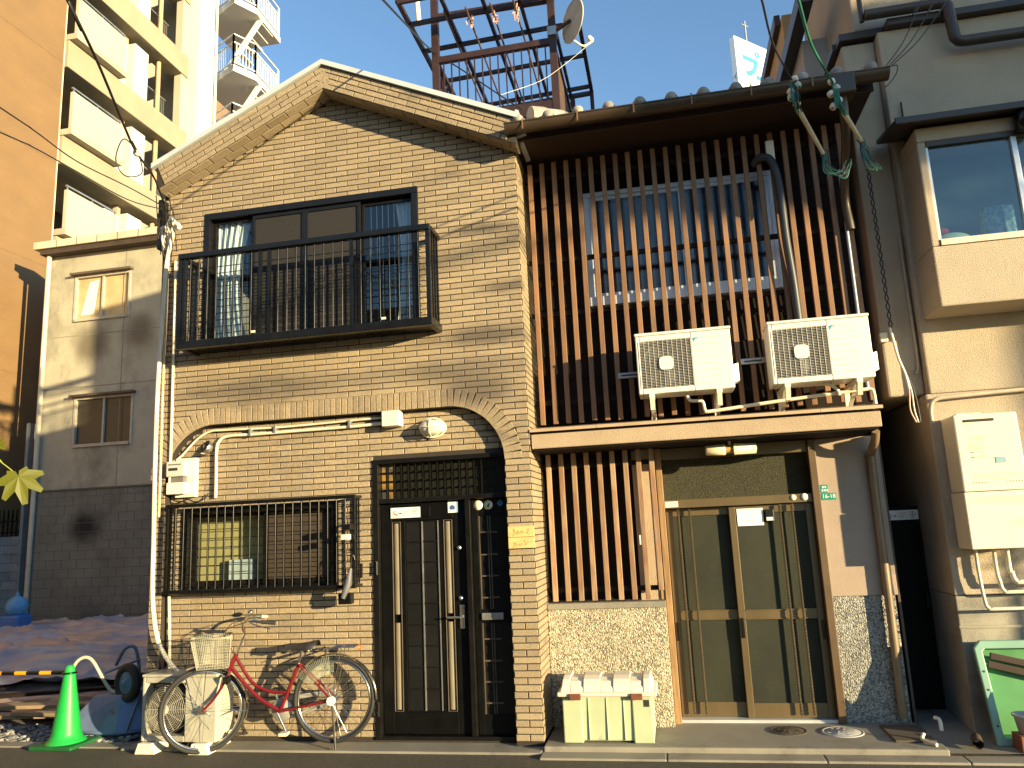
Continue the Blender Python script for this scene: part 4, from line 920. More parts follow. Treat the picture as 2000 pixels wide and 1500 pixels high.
# address plates
t = thing("address_plate", "green house-number plates on the mauve pier right of the sliding doors", "address plate", (2.38,.6,1.82)); gpl = mat("plate_green", (.005,.22,.16), .35, namt=.1)
MB().box(2.345,2.46,.594,.599,1.80,1.855).build("number_plate", gpl, t); MB().box(2.342,2.402,.594,.599,1.86,1.925).build("street_plate", gpl, t)
lettering("16-18", .046, sign_w, t, facing(2.402,.5925,1.828))
for z in (1.905, 1.878):
    for k in range(2 if z > 1.9 else 3): MB().box(2.352+k*.019+(.006 if z > 1.9 else 0),2.364+k*.019+(.006 if z > 1.9 else 0),.5925,.5935,z-.008,z+.008).build("character_mark", sign_w, t)
# paper and lock on right sliding leaf
t = thing("paper_notice", "white paper with printed lines taped to the right sliding door", "paper", (1.72,.64,1.68)); MB().box(1.655,1.87,.649,.6525,1.615,1.76).build("sheet", sign_w, t)
for k in range(2): MB().box(1.69,1.80,.6480,.6486,1.70-k*.045,1.705-k*.045).build("printed_line", mat("faint_ink", (.4,.4,.42), .7), t)
q = MB(); q.box(1.885,1.955,.63,.654,1.645,1.745); o = q.build("door_camera", blackm, None, .004); tag(o, "small black device with white tag next to the paper on the sliding door", "device")
MB().box(1.892,1.945,.6275,.6295,1.652,1.68).build("white_tag", sign_w, o)

# ================================================================== WATER HEATER
hm = mat("heater_ivory", (.74,.66,.51), .45, nscale=3, namt=.05)
t = thing("water_heater", "ivory wall-mounted gas water heater with vent slot on the stucco building", "water heater", (3.5,.27,1.37))
MB().box(3.28,3.725,.14,.418,1.80,2.385).build("casing", hm, t, .012); MB().box(3.275,3.73,.135,.418,1.375,1.796).build("pipe_cover", hm, t, .008)
MB().box(3.35,3.56,.132,.139,2.325,2.345).build("vent_slot", ac_dark, t, .004); MB().box(3.33,3.50,.2,.3,2.386,2.40).build("top_bracket", white_pl, t)
MB().box(3.53,3.60,.1365,.1392,2.005,2.05).build("blue_label", mat("heater_label", (.22,.36,.42), .4), t)
fi = mat("faint_print", (.45,.42,.28), .7)
MB().box(3.34,3.40,.137,.1392,2.285,2.29).build("printed_line", fi, t)
for k in range(6): MB().box(3.36,3.48-.01*(k % 3),.137,.1392,2.21-k*.018,2.214-k*.018).build("printed_line", fi, t)
for k in range(2): MB().box(3.37,3.39,.137,.1392,2.09-k*.04,2.10-k*.04).build("printed_mark", mat("grey_print", (.3,.3,.28), .7), t); MB().box(3.41,3.46,.137,.1392,2.095-k*.04,2.10-k*.04).build("printed_line", fi, t)
for k in range(18):
    dk = k < 6 or k > 11
    MB().lathe([(0,-.001),(.0042,-.001)], 8, (3.355+k*.0195,.1395,1.865), (0,1,0)).build("vent_hole", ac_dark if dk else fi, t, fix=False)
for r_ in range(3):
    q = MB()
    for k in range(18): q.box(3.353+k*.0195,3.357+k*.0195,.1375,.1392,1.885+r_*.02,1.892+r_*.02)
    q.build("vent_louvre", fi, t)
for i, (x, zb) in enumerate(((3.345,.93),(3.47,1.05),(3.56,1.12))):
    pipe("heater_pipe", "cream pipe below the water heater, %s" % ("outermost bend on the left","middle thin one","inner thick one")[i], [(x,.28,1.38),(x,.28,1.2),(x+.01,.28,zb+.08),(x+.03,.28,zb+.01),(x+.12,.28,zb),(x+.8,.28,zb+.01)], (.013,.014,.018)[i], cream_pipe, group="heater pipes")

# ================================================================== LEFT: CONCRETE BUILDING
conc_b = mat("weathered_concrete", (.39,.36,.27), .9, nscale=1.2, namt=.16, bscale=40, bump=.4, bdist=.01, stain=((.20,.18,.14), .75, .50, .70, (1,1,.8)))
conc_low = mat("dirty_block_concrete", (.185,.18,.145), .9, nscale=1.1, namt=.25, bscale=30, bump=.5, bdist=.01, stain=((.07,.065,.06), .55, .52, .72, (1,1,.7)))
soot(conc_low, (-11.75,8.97,2.15), .45); soot(conc_b, (-11.9,9,6.35), .55, (.14,.12,.08)); soot(conc_b, (-10.6,9,6.5), .5, (.16,.13,.09))
cbd = thing("concrete_building", "narrow weathered concrete building behind the vacant lot with two small windows", "building", (-11,11,0))
CY = 9.0
cwin = [(-12.42,-10.90,6.93,8.07),(-12.25,-10.69,3.93,5.10)]
mb = MB()
def panel(x0, x1, z0, z1): mb.poly([(x0,CY,z0),(x1,CY,z0),(x1,CY,z1),(x0,CY,z1)])
CXL, CXR = -13.12, -8.0
zz = [3.0, 3.93, 5.10, 6.93, 8.07, 8.75]
for z0, z1 in zip(zz, zz[1:]):
    w_ = [w for w in cwin if abs(w[2]-z0) < .01]
    if w_: panel(CXL, w_[0][0], z0, z1); panel(w_[0][1], CXR, z0, z1)
    else: panel(CXL, CXR, z0, z1)
for x0, x1, z0, z1 in cwin:
    for p, r_ in (((x0,z0),(x1,z0)),((x1,z0),(x1,z1)),((x1,z1),(x0,z1)),((x0,z1),(x0,z0))): mb.poly([(p[0],CY,p[1]),(r_[0],CY,r_[1]),(r_[0],CY+.12,r_[1]),(p[0],CY+.12,p[1])])
mb.poly([(CXL,CY,3.0),(CXL,14,3.0),(CXL,14,8.75),(CXL,CY,8.75)]); mb.poly([(CXL,CY,8.75),(CXR,CY,8.75),(CXR,14,8.75),(CXL,14,8.75)]); mb.poly([(CXR,CY,3.0),(CXR,14,3.0),(CXR,14,8.75),(CXR,CY,8.75)])
mb.build("wall", conc_b, cbd)
q = MB(); q.box(CXL+.01,CXR,CY-.03,14,-.05,2.97); lowc = q.build("block_base", conc_low, cbd)
jm = mat("dark_joint", (.125,.12,.098), .95)
for k in range(14):
    z = .22+k*.2; q = MB(); q.box(CXL+.02,CXR,CY-.034,CY-.0305,z-.005,z+.005)
    for j in range(13):
        x = CXL+.2+j*.4+(.2 if k % 2 else 0)
        if x < CXR: q.box(x-.004,x+.004,CY-.034,CY-.0305,z+.005,z+.195)
    q.build("block_joint", jm, cbd)
MB().box(CXL,CXR,CY-.06,CY-.001,2.965,2.998).build("string_course", jm, cbd)
for x in (-12.97,-11.05): MB().box(x-.008,x+.008,CY-.006,CY-.001,3.0,8.7).build("panel_joint", mat("faint_joint", (.25,.22,.17), .95), cbd) if x > -12 else None
for z in (5.35, 6.6): MB().box(CXL,CXR,CY-.006,CY-.001,z-.008,z+.008).build("panel_joint", MATS["faint_joint"], cbd)
for i, (x0, x1, z0, z1) in enumerate(cwin):
    q = MB(); q.box(x0,x0+.06,CY-.02,CY+.08,z0,z1); q.box(x1-.06,x1,CY-.02,CY+.08,z0,z1); q.box(x0+.06,x1-.06,CY-.02,CY+.08,z1-.06,z1); q.box(x0+.06,x1-.06,CY-.05,CY+.08,z0,z0+.07); q.box((x0+x1)/2-.025,(x0+x1)/2+.025,CY+.0,CY+.07,z0+.07,z1-.06)
    f = q.build("window", mat("aged_frame", (.42,.38,.30), .6), cbd, .004)
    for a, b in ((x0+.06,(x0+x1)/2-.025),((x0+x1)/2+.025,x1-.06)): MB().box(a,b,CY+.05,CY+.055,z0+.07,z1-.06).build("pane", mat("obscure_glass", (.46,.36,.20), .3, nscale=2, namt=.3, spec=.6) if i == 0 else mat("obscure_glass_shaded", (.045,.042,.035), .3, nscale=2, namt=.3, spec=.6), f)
    MB().box(x0-.05,x1+.05,CY-.14,CY-.001,z1+.0,z1+.05).build("hood", mat("rust_hood", (.10,.07,.05), .7), cbd)
MB().poly([(-12.25,CY+.045,7.1),(-11.9,CY+.045,7.1),(-11.8,CY+.045,7.95),(-12.05,CY+.045,7.9),(-12.15,CY+.045,7.5)]).build("torn_curtain", curtain, cbd)
q = MB(); q.box(CXL-.25,CXR,CY-.32,CY+.3,8.75,8.93); roofc = q.build("roof_edge", mat("cream_fascia", (.55,.48,.36), .7, nscale=2), cbd, .01)
for k in range(9): x = CXL+.4+k*.55; MB().box(x-.006,x+.006,CY-.326,CY-.321,8.75,8.93).build("fascia_joint", jm, cbd)
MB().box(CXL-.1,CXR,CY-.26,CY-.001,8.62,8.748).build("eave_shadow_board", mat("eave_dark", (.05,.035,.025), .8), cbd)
o = MB().tube([(CXL+.04,CY-.12,8.62),(CXL+.03,CY-.10,6),(CXL+.02,CY-.09,3),(CXL+.0,CY-.09,-.02)], .055, 10).build("downpipe", mat("cream_downpipe", (.60,.52,.38), .5, nscale=2), cbd)
# block wall with railings + tin panel left of it
t = thing("block_wall", "grey concrete-block wall with iron railings left of the concrete building", "wall", (-14,9,0))
q = MB(); bm2 = mat("grey_block", (.26,.27,.27), .9, nscale=3, namt=.2, var=.15)
for k in range(10):
    for j in range(4):
        x0 = -14.48+j*.4+(-.2 if k % 2 else 0); x1 = min(-13.2, x0+.392); x0 = max(-14.48, x0)
        if x1-x0 > .05: MB().box(x0,x1,9.2,9.35,k*.2,k*.2+.192).build("block", bm2, t, .006)
MB().box(-14.48,-13.2,9.22,9.33,0,2.0).build("core", jm, t)
for j in range(11): x = -14.45+j*.12; MB().box(x-.012,x+.012,9.26,9.285,2.0,2.62).build("rail_bar", blackm, t)
for z in (2.1, 2.35): MB().box(-14.48,-13.2,9.287,9.30,z-.012,z+.012).build("rail", blackm, t)
o = MB().box(-13.5,-13.42,9.0,10.4,0,4.6).build("tin_panel", mat("pale_tin", (.20,.22,.23), .6), None); tag(o, "tall pale tin panel in the gap left of the concrete building", "panel")
# brown building
brw = mat("orange_brown_tile_wall", (.195,.115,.05), .7, nscale=.8, namt=.12, bscale=16, bump=.35, bdist=.02, stretch=(1,1,2))
t = thing("brown_building", "tall orange-brown building filling the left edge", "building", (-20,2,0))
MB().box(-30,-14.5,-9,10.42,0,26).build("wall", brw, t)
for z in range(3, 26, 3): MB().box(-14.503,-14.496,-9,10.4,z-.01,z+.01).build("tile_joint", mat("tile_joint", (.17,.10,.045), .8), t)
# ================================================================== APARTMENT BLOCK
apm = mat("cream_apartment_wall", (.44,.41,.315), .85, nscale=.7, namt=.09, bscale=10, bump=.2)
apw = mat("white_apartment_panel", (.58,.56,.50), .8, nscale=.6, namt=.06)
apd = mat("grey_apartment_soffit", (.40,.35,.27), .85, nscale=1)
ap = thing("apartment_block", "tall cream apartment block with balconies and outside stairs behind the left buildings", "apartment block", (-20,14,0))
MB().box(-26,-18.4,10.5,18,0,30).build("core", mat("corridor_shade_grey", (.12,.105,.085), .9), ap)
q = MB(); q.box(-17.39,-14.95,10.5,10.95,0,30); q.build("end_wall", apw, ap); MB().tube([(-14.88,10.72,0),(-14.88,10.72,30)], .09, 10).build("rain_pipe", mat("peach_pipe", (.66,.50,.36), .6), ap)
q = MB(); q.box(-15.2,-14.9,16.2,17.0,0,30); q.build("column", apm, ap, .02); q = MB(); q.box(-17.39,-14.75,17.001,17.95,0,30); q.build("column", apw, ap, .02)
for k in range(3, 10):
    zb = .3+k*3.0                                          # underside of each floor beam
    MB().box(-15.5,-14.85,10.96,16.55,zb,zb+.85).build("floor_beam", mat("beam_concrete", (.30,.265,.185), .85, nscale=.9, namt=.14), ap, .02)
    MB().box(-18.38,-15.501,10.96,16.09,zb+.55,zb+.8).build("floor_slab", apd, ap)
    pz = zb+1.05
    if k > 8: continue
    MB().box(-14.78,-14.66,11.05,13.05,pz+.02,pz+1.18).build("balcony_panel", apm, ap, .01)
    MB().box(-15.9,-14.62,11.0,13.1,pz-.16,pz+.018).build("balcony_slab", apd, ap)
    MB().bar((-14.72,11.05,pz+1.30),(-14.72,13.05,pz+1.30),.05,.05).build("balcony_rail", dullsteel, ap)
    for y in (11.1, 12.05, 13.0): MB().bar((-14.72,y,pz+1.18),(-14.72,y,pz+1.30),.03,.03).build("rail_post", dullsteel, ap)
    MB().box(-15.75,-15.2,13.12,13.78,zb+.952,zb+2.6).build("wall_panel", apw, ap); MB().box(-15.75,-15.05,13.95,14.62,zb+.952,zb+2.75).build("wall_panel", apw, ap)
    MB().box(-15.45,-15.3,13.79,13.94,zb+.952,zb+2.99).build("fin", mat("salmon_fin", (.52,.36,.24), .8), ap)
    MB().tube([(-15.2,15.35,zb+.95),(-15.2,15.35,zb+3)], .08, 8).build("riser_pipe", mat("tan_riser", (.5,.33,.18), .6), ap)
    for j in range(6): y = 15.5+j*.1; MB().box(-15.45,-15.42,y-.01,y+.01,zb+.952,zb+1.9).build("corridor_rail", dullsteel, ap)
    MB().bar((-15.43,15.1,zb+1.95),(-15.43,16.1,zb+1.95),.04,.04).build("corridor_rail", dullsteel, ap)
# outside stair landings
rail_w = mat("white_railing", (.72,.72,.70), .5)
for L in range(-1, 3):
    Z = 20.2+3*L
    pl = [(-16.2,19.62),(-14.42,18.73),(-13.92,19.6),(-13.95,21.6),(-16.2,21.6)]
    MB().prism([(x,y,Z-.28) for x, y in pl], (0,0,.28)).build("landing", apw, ap)
    MB().lathe([(0,-.06),(.12,-.05),(.14,0)], 14, (-14.6,20.0,Z-.28), (0,0,1)).build("ceiling_light", apw, ap)
    for a, b in (((-16.15,19.62),(-14.44,18.77)),((-14.44,18.77),(-13.96,19.6)),((-13.96,19.6),(-13.98,21.5))):
        A, B = Vector((*a,Z)), Vector((*b,Z)); n = max(4, int((B-A).length/.13))
        q = MB()
        for z in (.12, 1.0, 1.35): q.bar(A+ZA*z, B+ZA*z, .05, .05)
        for i in (0, n): q.bar(A.lerp(B,i/n)-ZA*.2, A.lerp(B,i/n)+ZA*1.35, .06, .06)
        q.build("railing", rail_w, ap)
        for i in range(1, n): MB().bar(A.lerp(B,i/n)+ZA*.12, A.lerp(B,i/n)+ZA*1.0, .022, .022).build("railing_bar", rail_w, ap)
    for i in range(9): MB().box(-15.9+i*.22,-15.68+i*.22,20.0,20.9,Z+.15+i*.3,Z+.2+i*.3).build("stair_tread", apw, ap)
    MB().bar((-15.9,19.95,Z),(-13.95,19.95,Z+2.72),.05,.25).build("stringer", rail_w, ap)
q = MB()
for x in (-16.0,-15.35): q.bar((x,19.0,14),(x,19.0,29),.07,.07)
q.build("stair_post", rail_w, ap)
t = thing("far_tower", "distant orange-brown tower glimpsed behind the outside stairs", "building", (-18,27,0))
MB().box(-21,-17.0,25,30,0,24.0).build("wall", mat("far_brick", (.45,.28,.18), .8), t)
# ================================================================== SIGN TOWER (far right)
t = thing("roof_sign", "white rooftop sign box with pale blue katakana behind the tiled roof", "sign", (8,41,0))
c = Vector((7.5,40,0)); u = Vector((.72,.69,0)); v = Vector((-.62,.78,0))
pts = [c, c+u*4.2, c+u*4.2+v*.42, c+v*.42]
MB().prism([p+ZA*22 for p in pts], (0,0,9.8)).build("panel", mat("sign_panel", (.85,.85,.85), .4, namt=.03), t)
MB().prism([p.lerp(Vector((8.5,42,0)),.15) for p in pts], (0,0,22)).build("base_building", apm, t)
sky_b = mat("sign_letter", (.03,.22,.36), .5)
n_ = Vector((u.y,-u.x,0))
def on_face(d, z): 
    M = Matrix((u, ZA, n_)).transposed().to_4x4(); return Matrix.Translation(c+u*d+ZA*z+n_*.02) @ M
for ch, d, z, s_ in (("フ",1.35,29.9,1.7),("ァ",2.5,29.0,1.9),("フ",1.75,27.4,1.7),("゛",2.6,30.4,1.5)): lettering(ch, s_, sky_b, t, on_face(d, z), .09)
nv = Vector((-v.y,v.x,0))*1
M2 = Matrix((-v, ZA, Vector((v.y*-1,v.x,0)))).transposed().to_4x4()
for ch, z in (("イ",29.0),("ア",26.6)): lettering(ch, .5, mat("sign_letter_dark", (.08,.14,.36), .5), t, Matrix.Translation(c+v*.21+ZA*z+Vector((-v.y,v.x,0))*.02) @ M2)
MB().tube([c+u*1.2+ZA*31.8, c+u*1.2+ZA*33.2], .06, 6).build("aerial", dullsteel, t); MB().bar(c+u*.9+ZA*32.9, c+u*1.5+ZA*32.9, .05,.05).build("aerial", dullsteel, t)

# ================================================================== FITTINGS ON THE BRICK FRONT
# big white conduits at the left corner
def pts_px(L, Y): return [at(x, y, Y if not isinstance(Y, (list, tuple)) else Y[i]) for i, (x, y) in enumerate(L)]
pipe("service_pipe", "thick ivory pipe sweeping down the brick house's left corner to the ground unit", pts_px([(338,455),(325,520),(316,640),(308,760),(303,900),(300,1050),(298,1170),(308,1250),(330,1292),(350,1316)], -.10), .020, cream_pipe, n=10)
pipe("service_pipe", "slender beige conduit standing between the ivory pipe and the brick corner", pts_px([(330,470),(325,600),(318,760),(314,900),(310,1010)], -.05), .012, mat("tan_conduit", (.52,.42,.28), .5))
pipe("service_pipe", "pale conduit running from the eave to the electricity meter", pts_px([(343,510),(340,640),(336,800),(333,900),(331,950)], -.02), .013, cream_pipe)
pipe("service_pipe", "beige conduit looping from the left corner round the security lamp", pts_px([(306,880),(312,902),(335,903),(355,890),(385,858),(410,843),(440,840),(540,835),(640,826),(690,821),(755,815)], .055), .010, cream_pipe)
pipe("service_pipe", "beige conduit from the meter up and along the recess to the white junction box", pts_px([(421,972),(422,930),(423,880),(428,862),(445,852),(500,848),(600,840),(690,833),(755,826)], .055), .014, cream_pipe, n=10)
for i, (x, y) in enumerate(((492,845),(540,838),(685,829))):
    p = at(x, y, .07); o = MB().box(p.x-.012,p.x+.012,.03,.088,p.z-.035,p.z+.035).build("pipe_clip", dullsteel, None, .003); tag(o, "small metal clip on the recess conduits, %s" % ("leftmost", "middle", "rightmost")[i], "clip", "conduit clips")
pipe("service_pipe", "thin light pipe rising from the ground by the left corner", pts_px([(330,1165),(331,1220),(331,1315)], .04), .013, cream_pipe)
# junction box
o = MB().box(-1.285,-1.125,-.03,.088,2.60,2.735).build("junction_box", white_pl, None, .008); tag(o, "white square junction box on the recess beneath the arch", "box")
# bulkhead lamp
t = thing("bulkhead_lamp", "oval ivory bulkhead lamp with wire guard above the front door", "lamp", (-.85,.088,2.56))
lampm = mat("lamp_glass_ivory", (.72,.66,.52), .3, namt=.05)
lc = Vector((-.845,.03,2.565))
MB().sphere(lc+Vector((0,.03,0)), .085, 28, 12, (1.4,.34,1.0)).build("base", white_pl, t)
q = MB(); q.sphere(lc+Vector((-.0,-.02,0)), .078, 24, 14, (1.42,.95,.86)); q.build("globe", lampm, t)
q = MB()
for a in (0, math.pi/2):
    arc = [lc+Vector((.105*math.cos(tt)*math.cos(a), -.02-.082*math.sin(tt), .105*math.cos(tt)*math.sin(a)*.75)) for tt in [math.pi*k/14 for k in range(15)]]; q.tube(arc, .004, 6)
q.tube([lc+Vector((.112*math.cos(tt), .0, .085*math.sin(tt))) for tt in [2*math.pi*k/28 for k in range(28)]], .005, 6, closed=True); q.build("wire_guard", white_pl, t)
# security dome lamp
t = thing("dome_lamp", "chrome half-dome lamp above the electricity meter", "lamp", (-3.07,.06,2.54))
q = MB(); p = at(400,873,.03); q.lathe([(.004,-.075),(.03,-.07),(.058,-.045),(.07,0),(.066,.004)], 24, p, (-.45,-.75,.5)); q.build("dome", steel, t, fix=False); MB().lathe([(.0,.0),(.062,.0)], 24, p-Vector((-.45,-.75,.5)).normalized()*0+Vector((0,.001,0)), (-.45,-.75,.5)).build("inside", ac_dark, t, fix=False)
MB().lathe([(.028,0),(.032,.055)], 14, p+Vector((0.01,0,0)), (0,1,0)).build("mount", dullsteel, t)
# electricity meter
t = thing("electricity_meter", "white electricity meter with grey glass cover on the recess wall", "meter", (-3.2,.05,2.08))
MB().box(-3.30,-3.10,.03,.088,2.095,2.45).build("back_board", white_pl, t, .006)
mg = mat("meter_grey", (.50,.49,.45), .3, namt=.08)
MB().box(-3.345,-3.16,-.05,.029,2.28,2.42).build("meter_case", mg, t, .012); MB().box(-3.345,-3.17,-.035,.029,2.125,2.23).build("terminal_cover", white_pl, t, .006); MB().box(-3.325,-3.18,-.025,.029,2.232,2.278).build("name_strip", mat("meter_dark", (.16,.15,.14), .4), t, .003)
MB().box(-3.315,-3.225,-.053,-.0505,2.335,2.36).build("dial_window", ac_dark, t); MB().box(-3.32,-3.19,-.0525,-.0505,2.385,2.395).build("print", mat("meter_dark2", (.12,.12,.12), .5), t)
pipe("meter_cable", "black cable loop below the electricity meter", [(-3.35,.06,2.13),(-3.33,.05,2.08),(-3.25,.04,2.06),(-3.17,.04,2.075),(-3.10,.04,2.05),(-3.02,.05,2.07),(-2.98,.06,2.12)], .006, wire_blk, "cable")
# intercom, umbrella hook things at grille right
o = MB().box(-1.585,-1.515,.065,.088,1.33,1.45).build("intercom", blackm, None, .006); tag(o, "small black intercom panel between grille and front door", "intercom"); MB().box(-1.565,-1.535,.0615,.0645,1.395,1.43).build("speaker_slot", dullsteel, o)
t = thing("sensor_light", "small black sensor lamp with white head on the grille's right end", "lamp", (-1.56,-.1,1.72))
MB().box(-1.60,-1.52,-.16,-.08,1.735,1.785).build("housing", blackm, t, .008); MB().box(-1.605,-1.54,-.175,-.10,1.655,1.70).build("lens", white_pl, t, .006); MB().tube([(-1.55,-.1,1.78),(-1.54,-.02,1.80),(-1.53,.0,1.80)], .006, 6).build("arm", blackm, t)
t = thing("folded_umbrella", "black folded umbrella hooked on the grille's right corner", "umbrella", (-1.57,-.1,1.2))
q = MB(); q.tube([(-1.55,-.09,1.42),(-1.57,-.10,1.30),(-1.61,-.12,1.18)], [.012,.035,.02], 10); q.build("canopy", mat("umbrella_grey", (.10,.10,.11), .5, namt=.4, nscale=30), t); q = MB(); q.tube(smooth_path([(-1.55,-.09,1.42),(-1.545,-.09,1.50),(-1.53,-.085,1.53),(-1.52,-.08,1.49)],4), .006, 6); q.build("hooked_handle", blackm, t)
o = MB().box(-1.66,-1.545,-.105,-.03,1.13,1.22).build("key_box", blackm, None, .008); tag(o, "black key box hanging below the grille's right corner", "box")
# cable bundle at left gable corner: wires running off to the street
def run_on(P, k=5): return P+[P[-1]+(P[-1]-P[-2]).normalized()*k]
cab = [("overhead service cable sweeping from the left gable corner up past the apartments", [(322,400,-.05),(300,345,-.4),(275,310,-.8),(262,290,-1.1),(240,240,-1.5),(190,120,-2.2),(132,0,-2.8),(100,-70,-3.0)], .010),
       ("upper thin wire crossing the brown building to the left gable corner", [(322,405,-.05),(250,365,-.6),(150,315,-1.2),(60,250,-2.0),(-30,190,-2.5)], .005),
       ("lower thin wire crossing the brown building to the left gable corner", [(322,410,-.05),(250,390,-.6),(150,335,-1.2),(60,285,-2.0),(-30,245,-2.5)], .005)]
for lb, L, r_ in cab: pipe("overhead_cable", lb, run_on([at(x,y,Y) for x,y,Y in L]), r_, wire_blk, "cable", group="cables at the left gable corner")
pipe("cable_loop", "slack black cable loop hanging beside the left gable corner", [at(x,y,Y) for x,y,Y in [(262,285,-1.1),(240,272,-1.1),(226,310,-1.05),(240,340,-1.0),(262,345,-.95),(278,335,-.9),(270,300,-1.0),(258,275,-1.1)]], .005, wire_blk, "cable")
o = MB().sphere(at(268,298,-1.0), .035).build("cable_clamp", white_pl, None); tag(o, "white porcelain clamp on the service cable near the gable", "insulator")
t = thing("cable_entry", "tangle of ivory cable elbows and dark wires at the left gable corner", "cable entry", (-3.5,-.06,4.5))
for x, y, dx, dy in ((335,440,-12,25),(345,448,-15,30),(322,455,0,35)): MB().tube(smooth_path([at(x+6,y-4,-.12),at(x,y-10,-.1),at(x-6,y,-.08),at(x+dx,y+dy,-.06)],4), .024, 8).build("elbow", white_pl, t)
for i in range(9):
    a = (random.uniform(305,335), random.uniform(380,420)); b = (random.uniform(310,345), random.uniform(430,520)); MB().tube(smooth_path([at(*a,-.08),at((a[0]+b[0])/2+random.uniform(-14,14),(a[1]+b[1])/2,-.16),at(*b,-.08)],5), .005, 5).build("wire", wire_blk, t)
MB().box(-3.49,-3.45,-.10,-.003,4.45,4.95).build("bracket", bronze, t)
# insulators over the wooden house eave with wires
ins_g = mat("pale_green_glass", (.42,.55,.42), .3); ins_b = mat("green_cable", (.02,.16,.10), .45); pol = mat("cream_pole", (.58,.52,.36), .5)
for i, (top, ins, p0, p1, tail) in enumerate((((1485,-10),(1550,180),(1560,215),(1608,300),[(1608,300),(1618,330),(1650,340),(1655,318)]), ((1556,-10),(1630,185),(1648,220),(1682,275),[(1682,275),(1690,300),(1705,325),(1716,325)]))):
    t = thing("line_insulator", ("insulator string with cream rod in front of the eaves, left of the two" , "green-wired insulator string with cream rod by the rain hopper, right of the two")[i], "insulator", at(*ins,-.45), "insulator strings")
    q = MB(); A, B = at(*p0,-.42), at(*p1,-.12); q.tube([A,B], [.020,.015], 10); q.build("rod", pol, t)
    for k in range(5):
        c = at(ins[0]+random.uniform(-8,10), ins[1]-25+k*12, -.46); q = MB(); q.lathe([(.01,-.02),(.026,-.015),(.028,.015),(.01,.02)], 10, c, (random.uniform(-.5,.5),.2,.6)); q.build("porcelain", ins_g if k % 2 else white_pl, t)
    for k in range(10):
        q = MB(); q.tube(smooth_path([at(ins[0]+random.uniform(-8,8),ins[1]-20,-.46), at(ins[0]+random.uniform(-4,16),ins[1]+random.uniform(5,25),-.5), at(p0[0]+random.uniform(-8,8),p0[1]+random.uniform(-5,10),-.44)],5), .004, 5); q.build("jumper_wire", ins_b if k % 2 or i else wire_blk, t)
    for k in range(9):
        q = MB(); q.tube(smooth_path([at(x+random.uniform(-9,9),y+random.uniform(-9,9),-.10) for x, y in tail],5), .005, 5); q.build("tail_wire", ins_b if k % 2 else wire_blk, t)
    q = MB(); q.tube(smooth_path([at(*ins,-.46)+Vector((0,0,.1)), at((top[0]*.5+ins[0]*.5)-8,(top[1]+ins[1])/2,-1.2), ]+run_on([at(*top,-2.2), at(top[0]-30,top[1]-60,-2.8)]),5), .009 if i else .007, 6); q.build("line_wire", ins_b if i else wire_blk, t)
for k, (x0, x1) in enumerate(((1800,1722),(1826,1725),(1850,1728))):
    pipe("thin_wire", "thin black wire fanning from the gutter end up across the stucco wall, %s" % ("left strand","middle strand","right strand")[k], [at(x1,140,-.2), at((x0+x1)/2+4,80,-.2), at(x0,0,-.2)]+[at(x0+24,-40,-.2), at(x0+24,-40,-.2)+(at(x0+24,-40,-.2)-at(x0,0,-.2)).normalized()*4], .004, wire_blk, "wire", group="wires at the gutter end")
pipe("wire_loop", "small black wire loop hooked at the gutter end", [at(x,y,-.05) for x,y in ((1735,130),(1752,128),(1750,145),(1735,165),(1728,170))], .004, wire_blk, "wire")
# twisted drop cable on the corner block
q = MB(); n = 160
for ph in (0, math.pi):
    q.tube([at(1695+(1740-1695)*(i/n),330+(640-330)*(i/n),.40)+Vector((.012*math.cos(i*.36+ph),.012*math.sin(i*.36+ph),0)) for i in range(n+1)], .0055, 5)
o = q.build("twisted_cable", mat("navy_cable", (.02,.03,.05), .5), None, fix=False); tag(o, "twisted dark cable hanging down the stucco corner block", "cable")
pipe("white_cable", "white cable end hanging from a bracket below the twisted cable", [at(x,y,.38) for x,y in ((1738,640),(1745,665),(1755,700),(1768,730),(1776,760))], .011, white_pl, "cable")
for k, (dx, m_) in enumerate(((0,"peg_pink"),(8,"ivory_plastic"),(16,"black_cable"))): pipe("loose_lead", "loose lead dangling into the alley, %s" % ("pink one","pale one","dark one")[k], [at(1770+dx*.2,735,.38), at(1776+dx*.6,765,.38), at(1778+dx,800,.38), at(1790+dx*.5,825,.38)], .006, MATS[m_], "lead", group="leads above the alley")
o = MB().box(2.93,2.99,.46,.518,3.07,3.15).build("wall_bracket", cream_pipe, None, .006); tag(o, "cream cable bracket on the stucco corner block", "bracket")
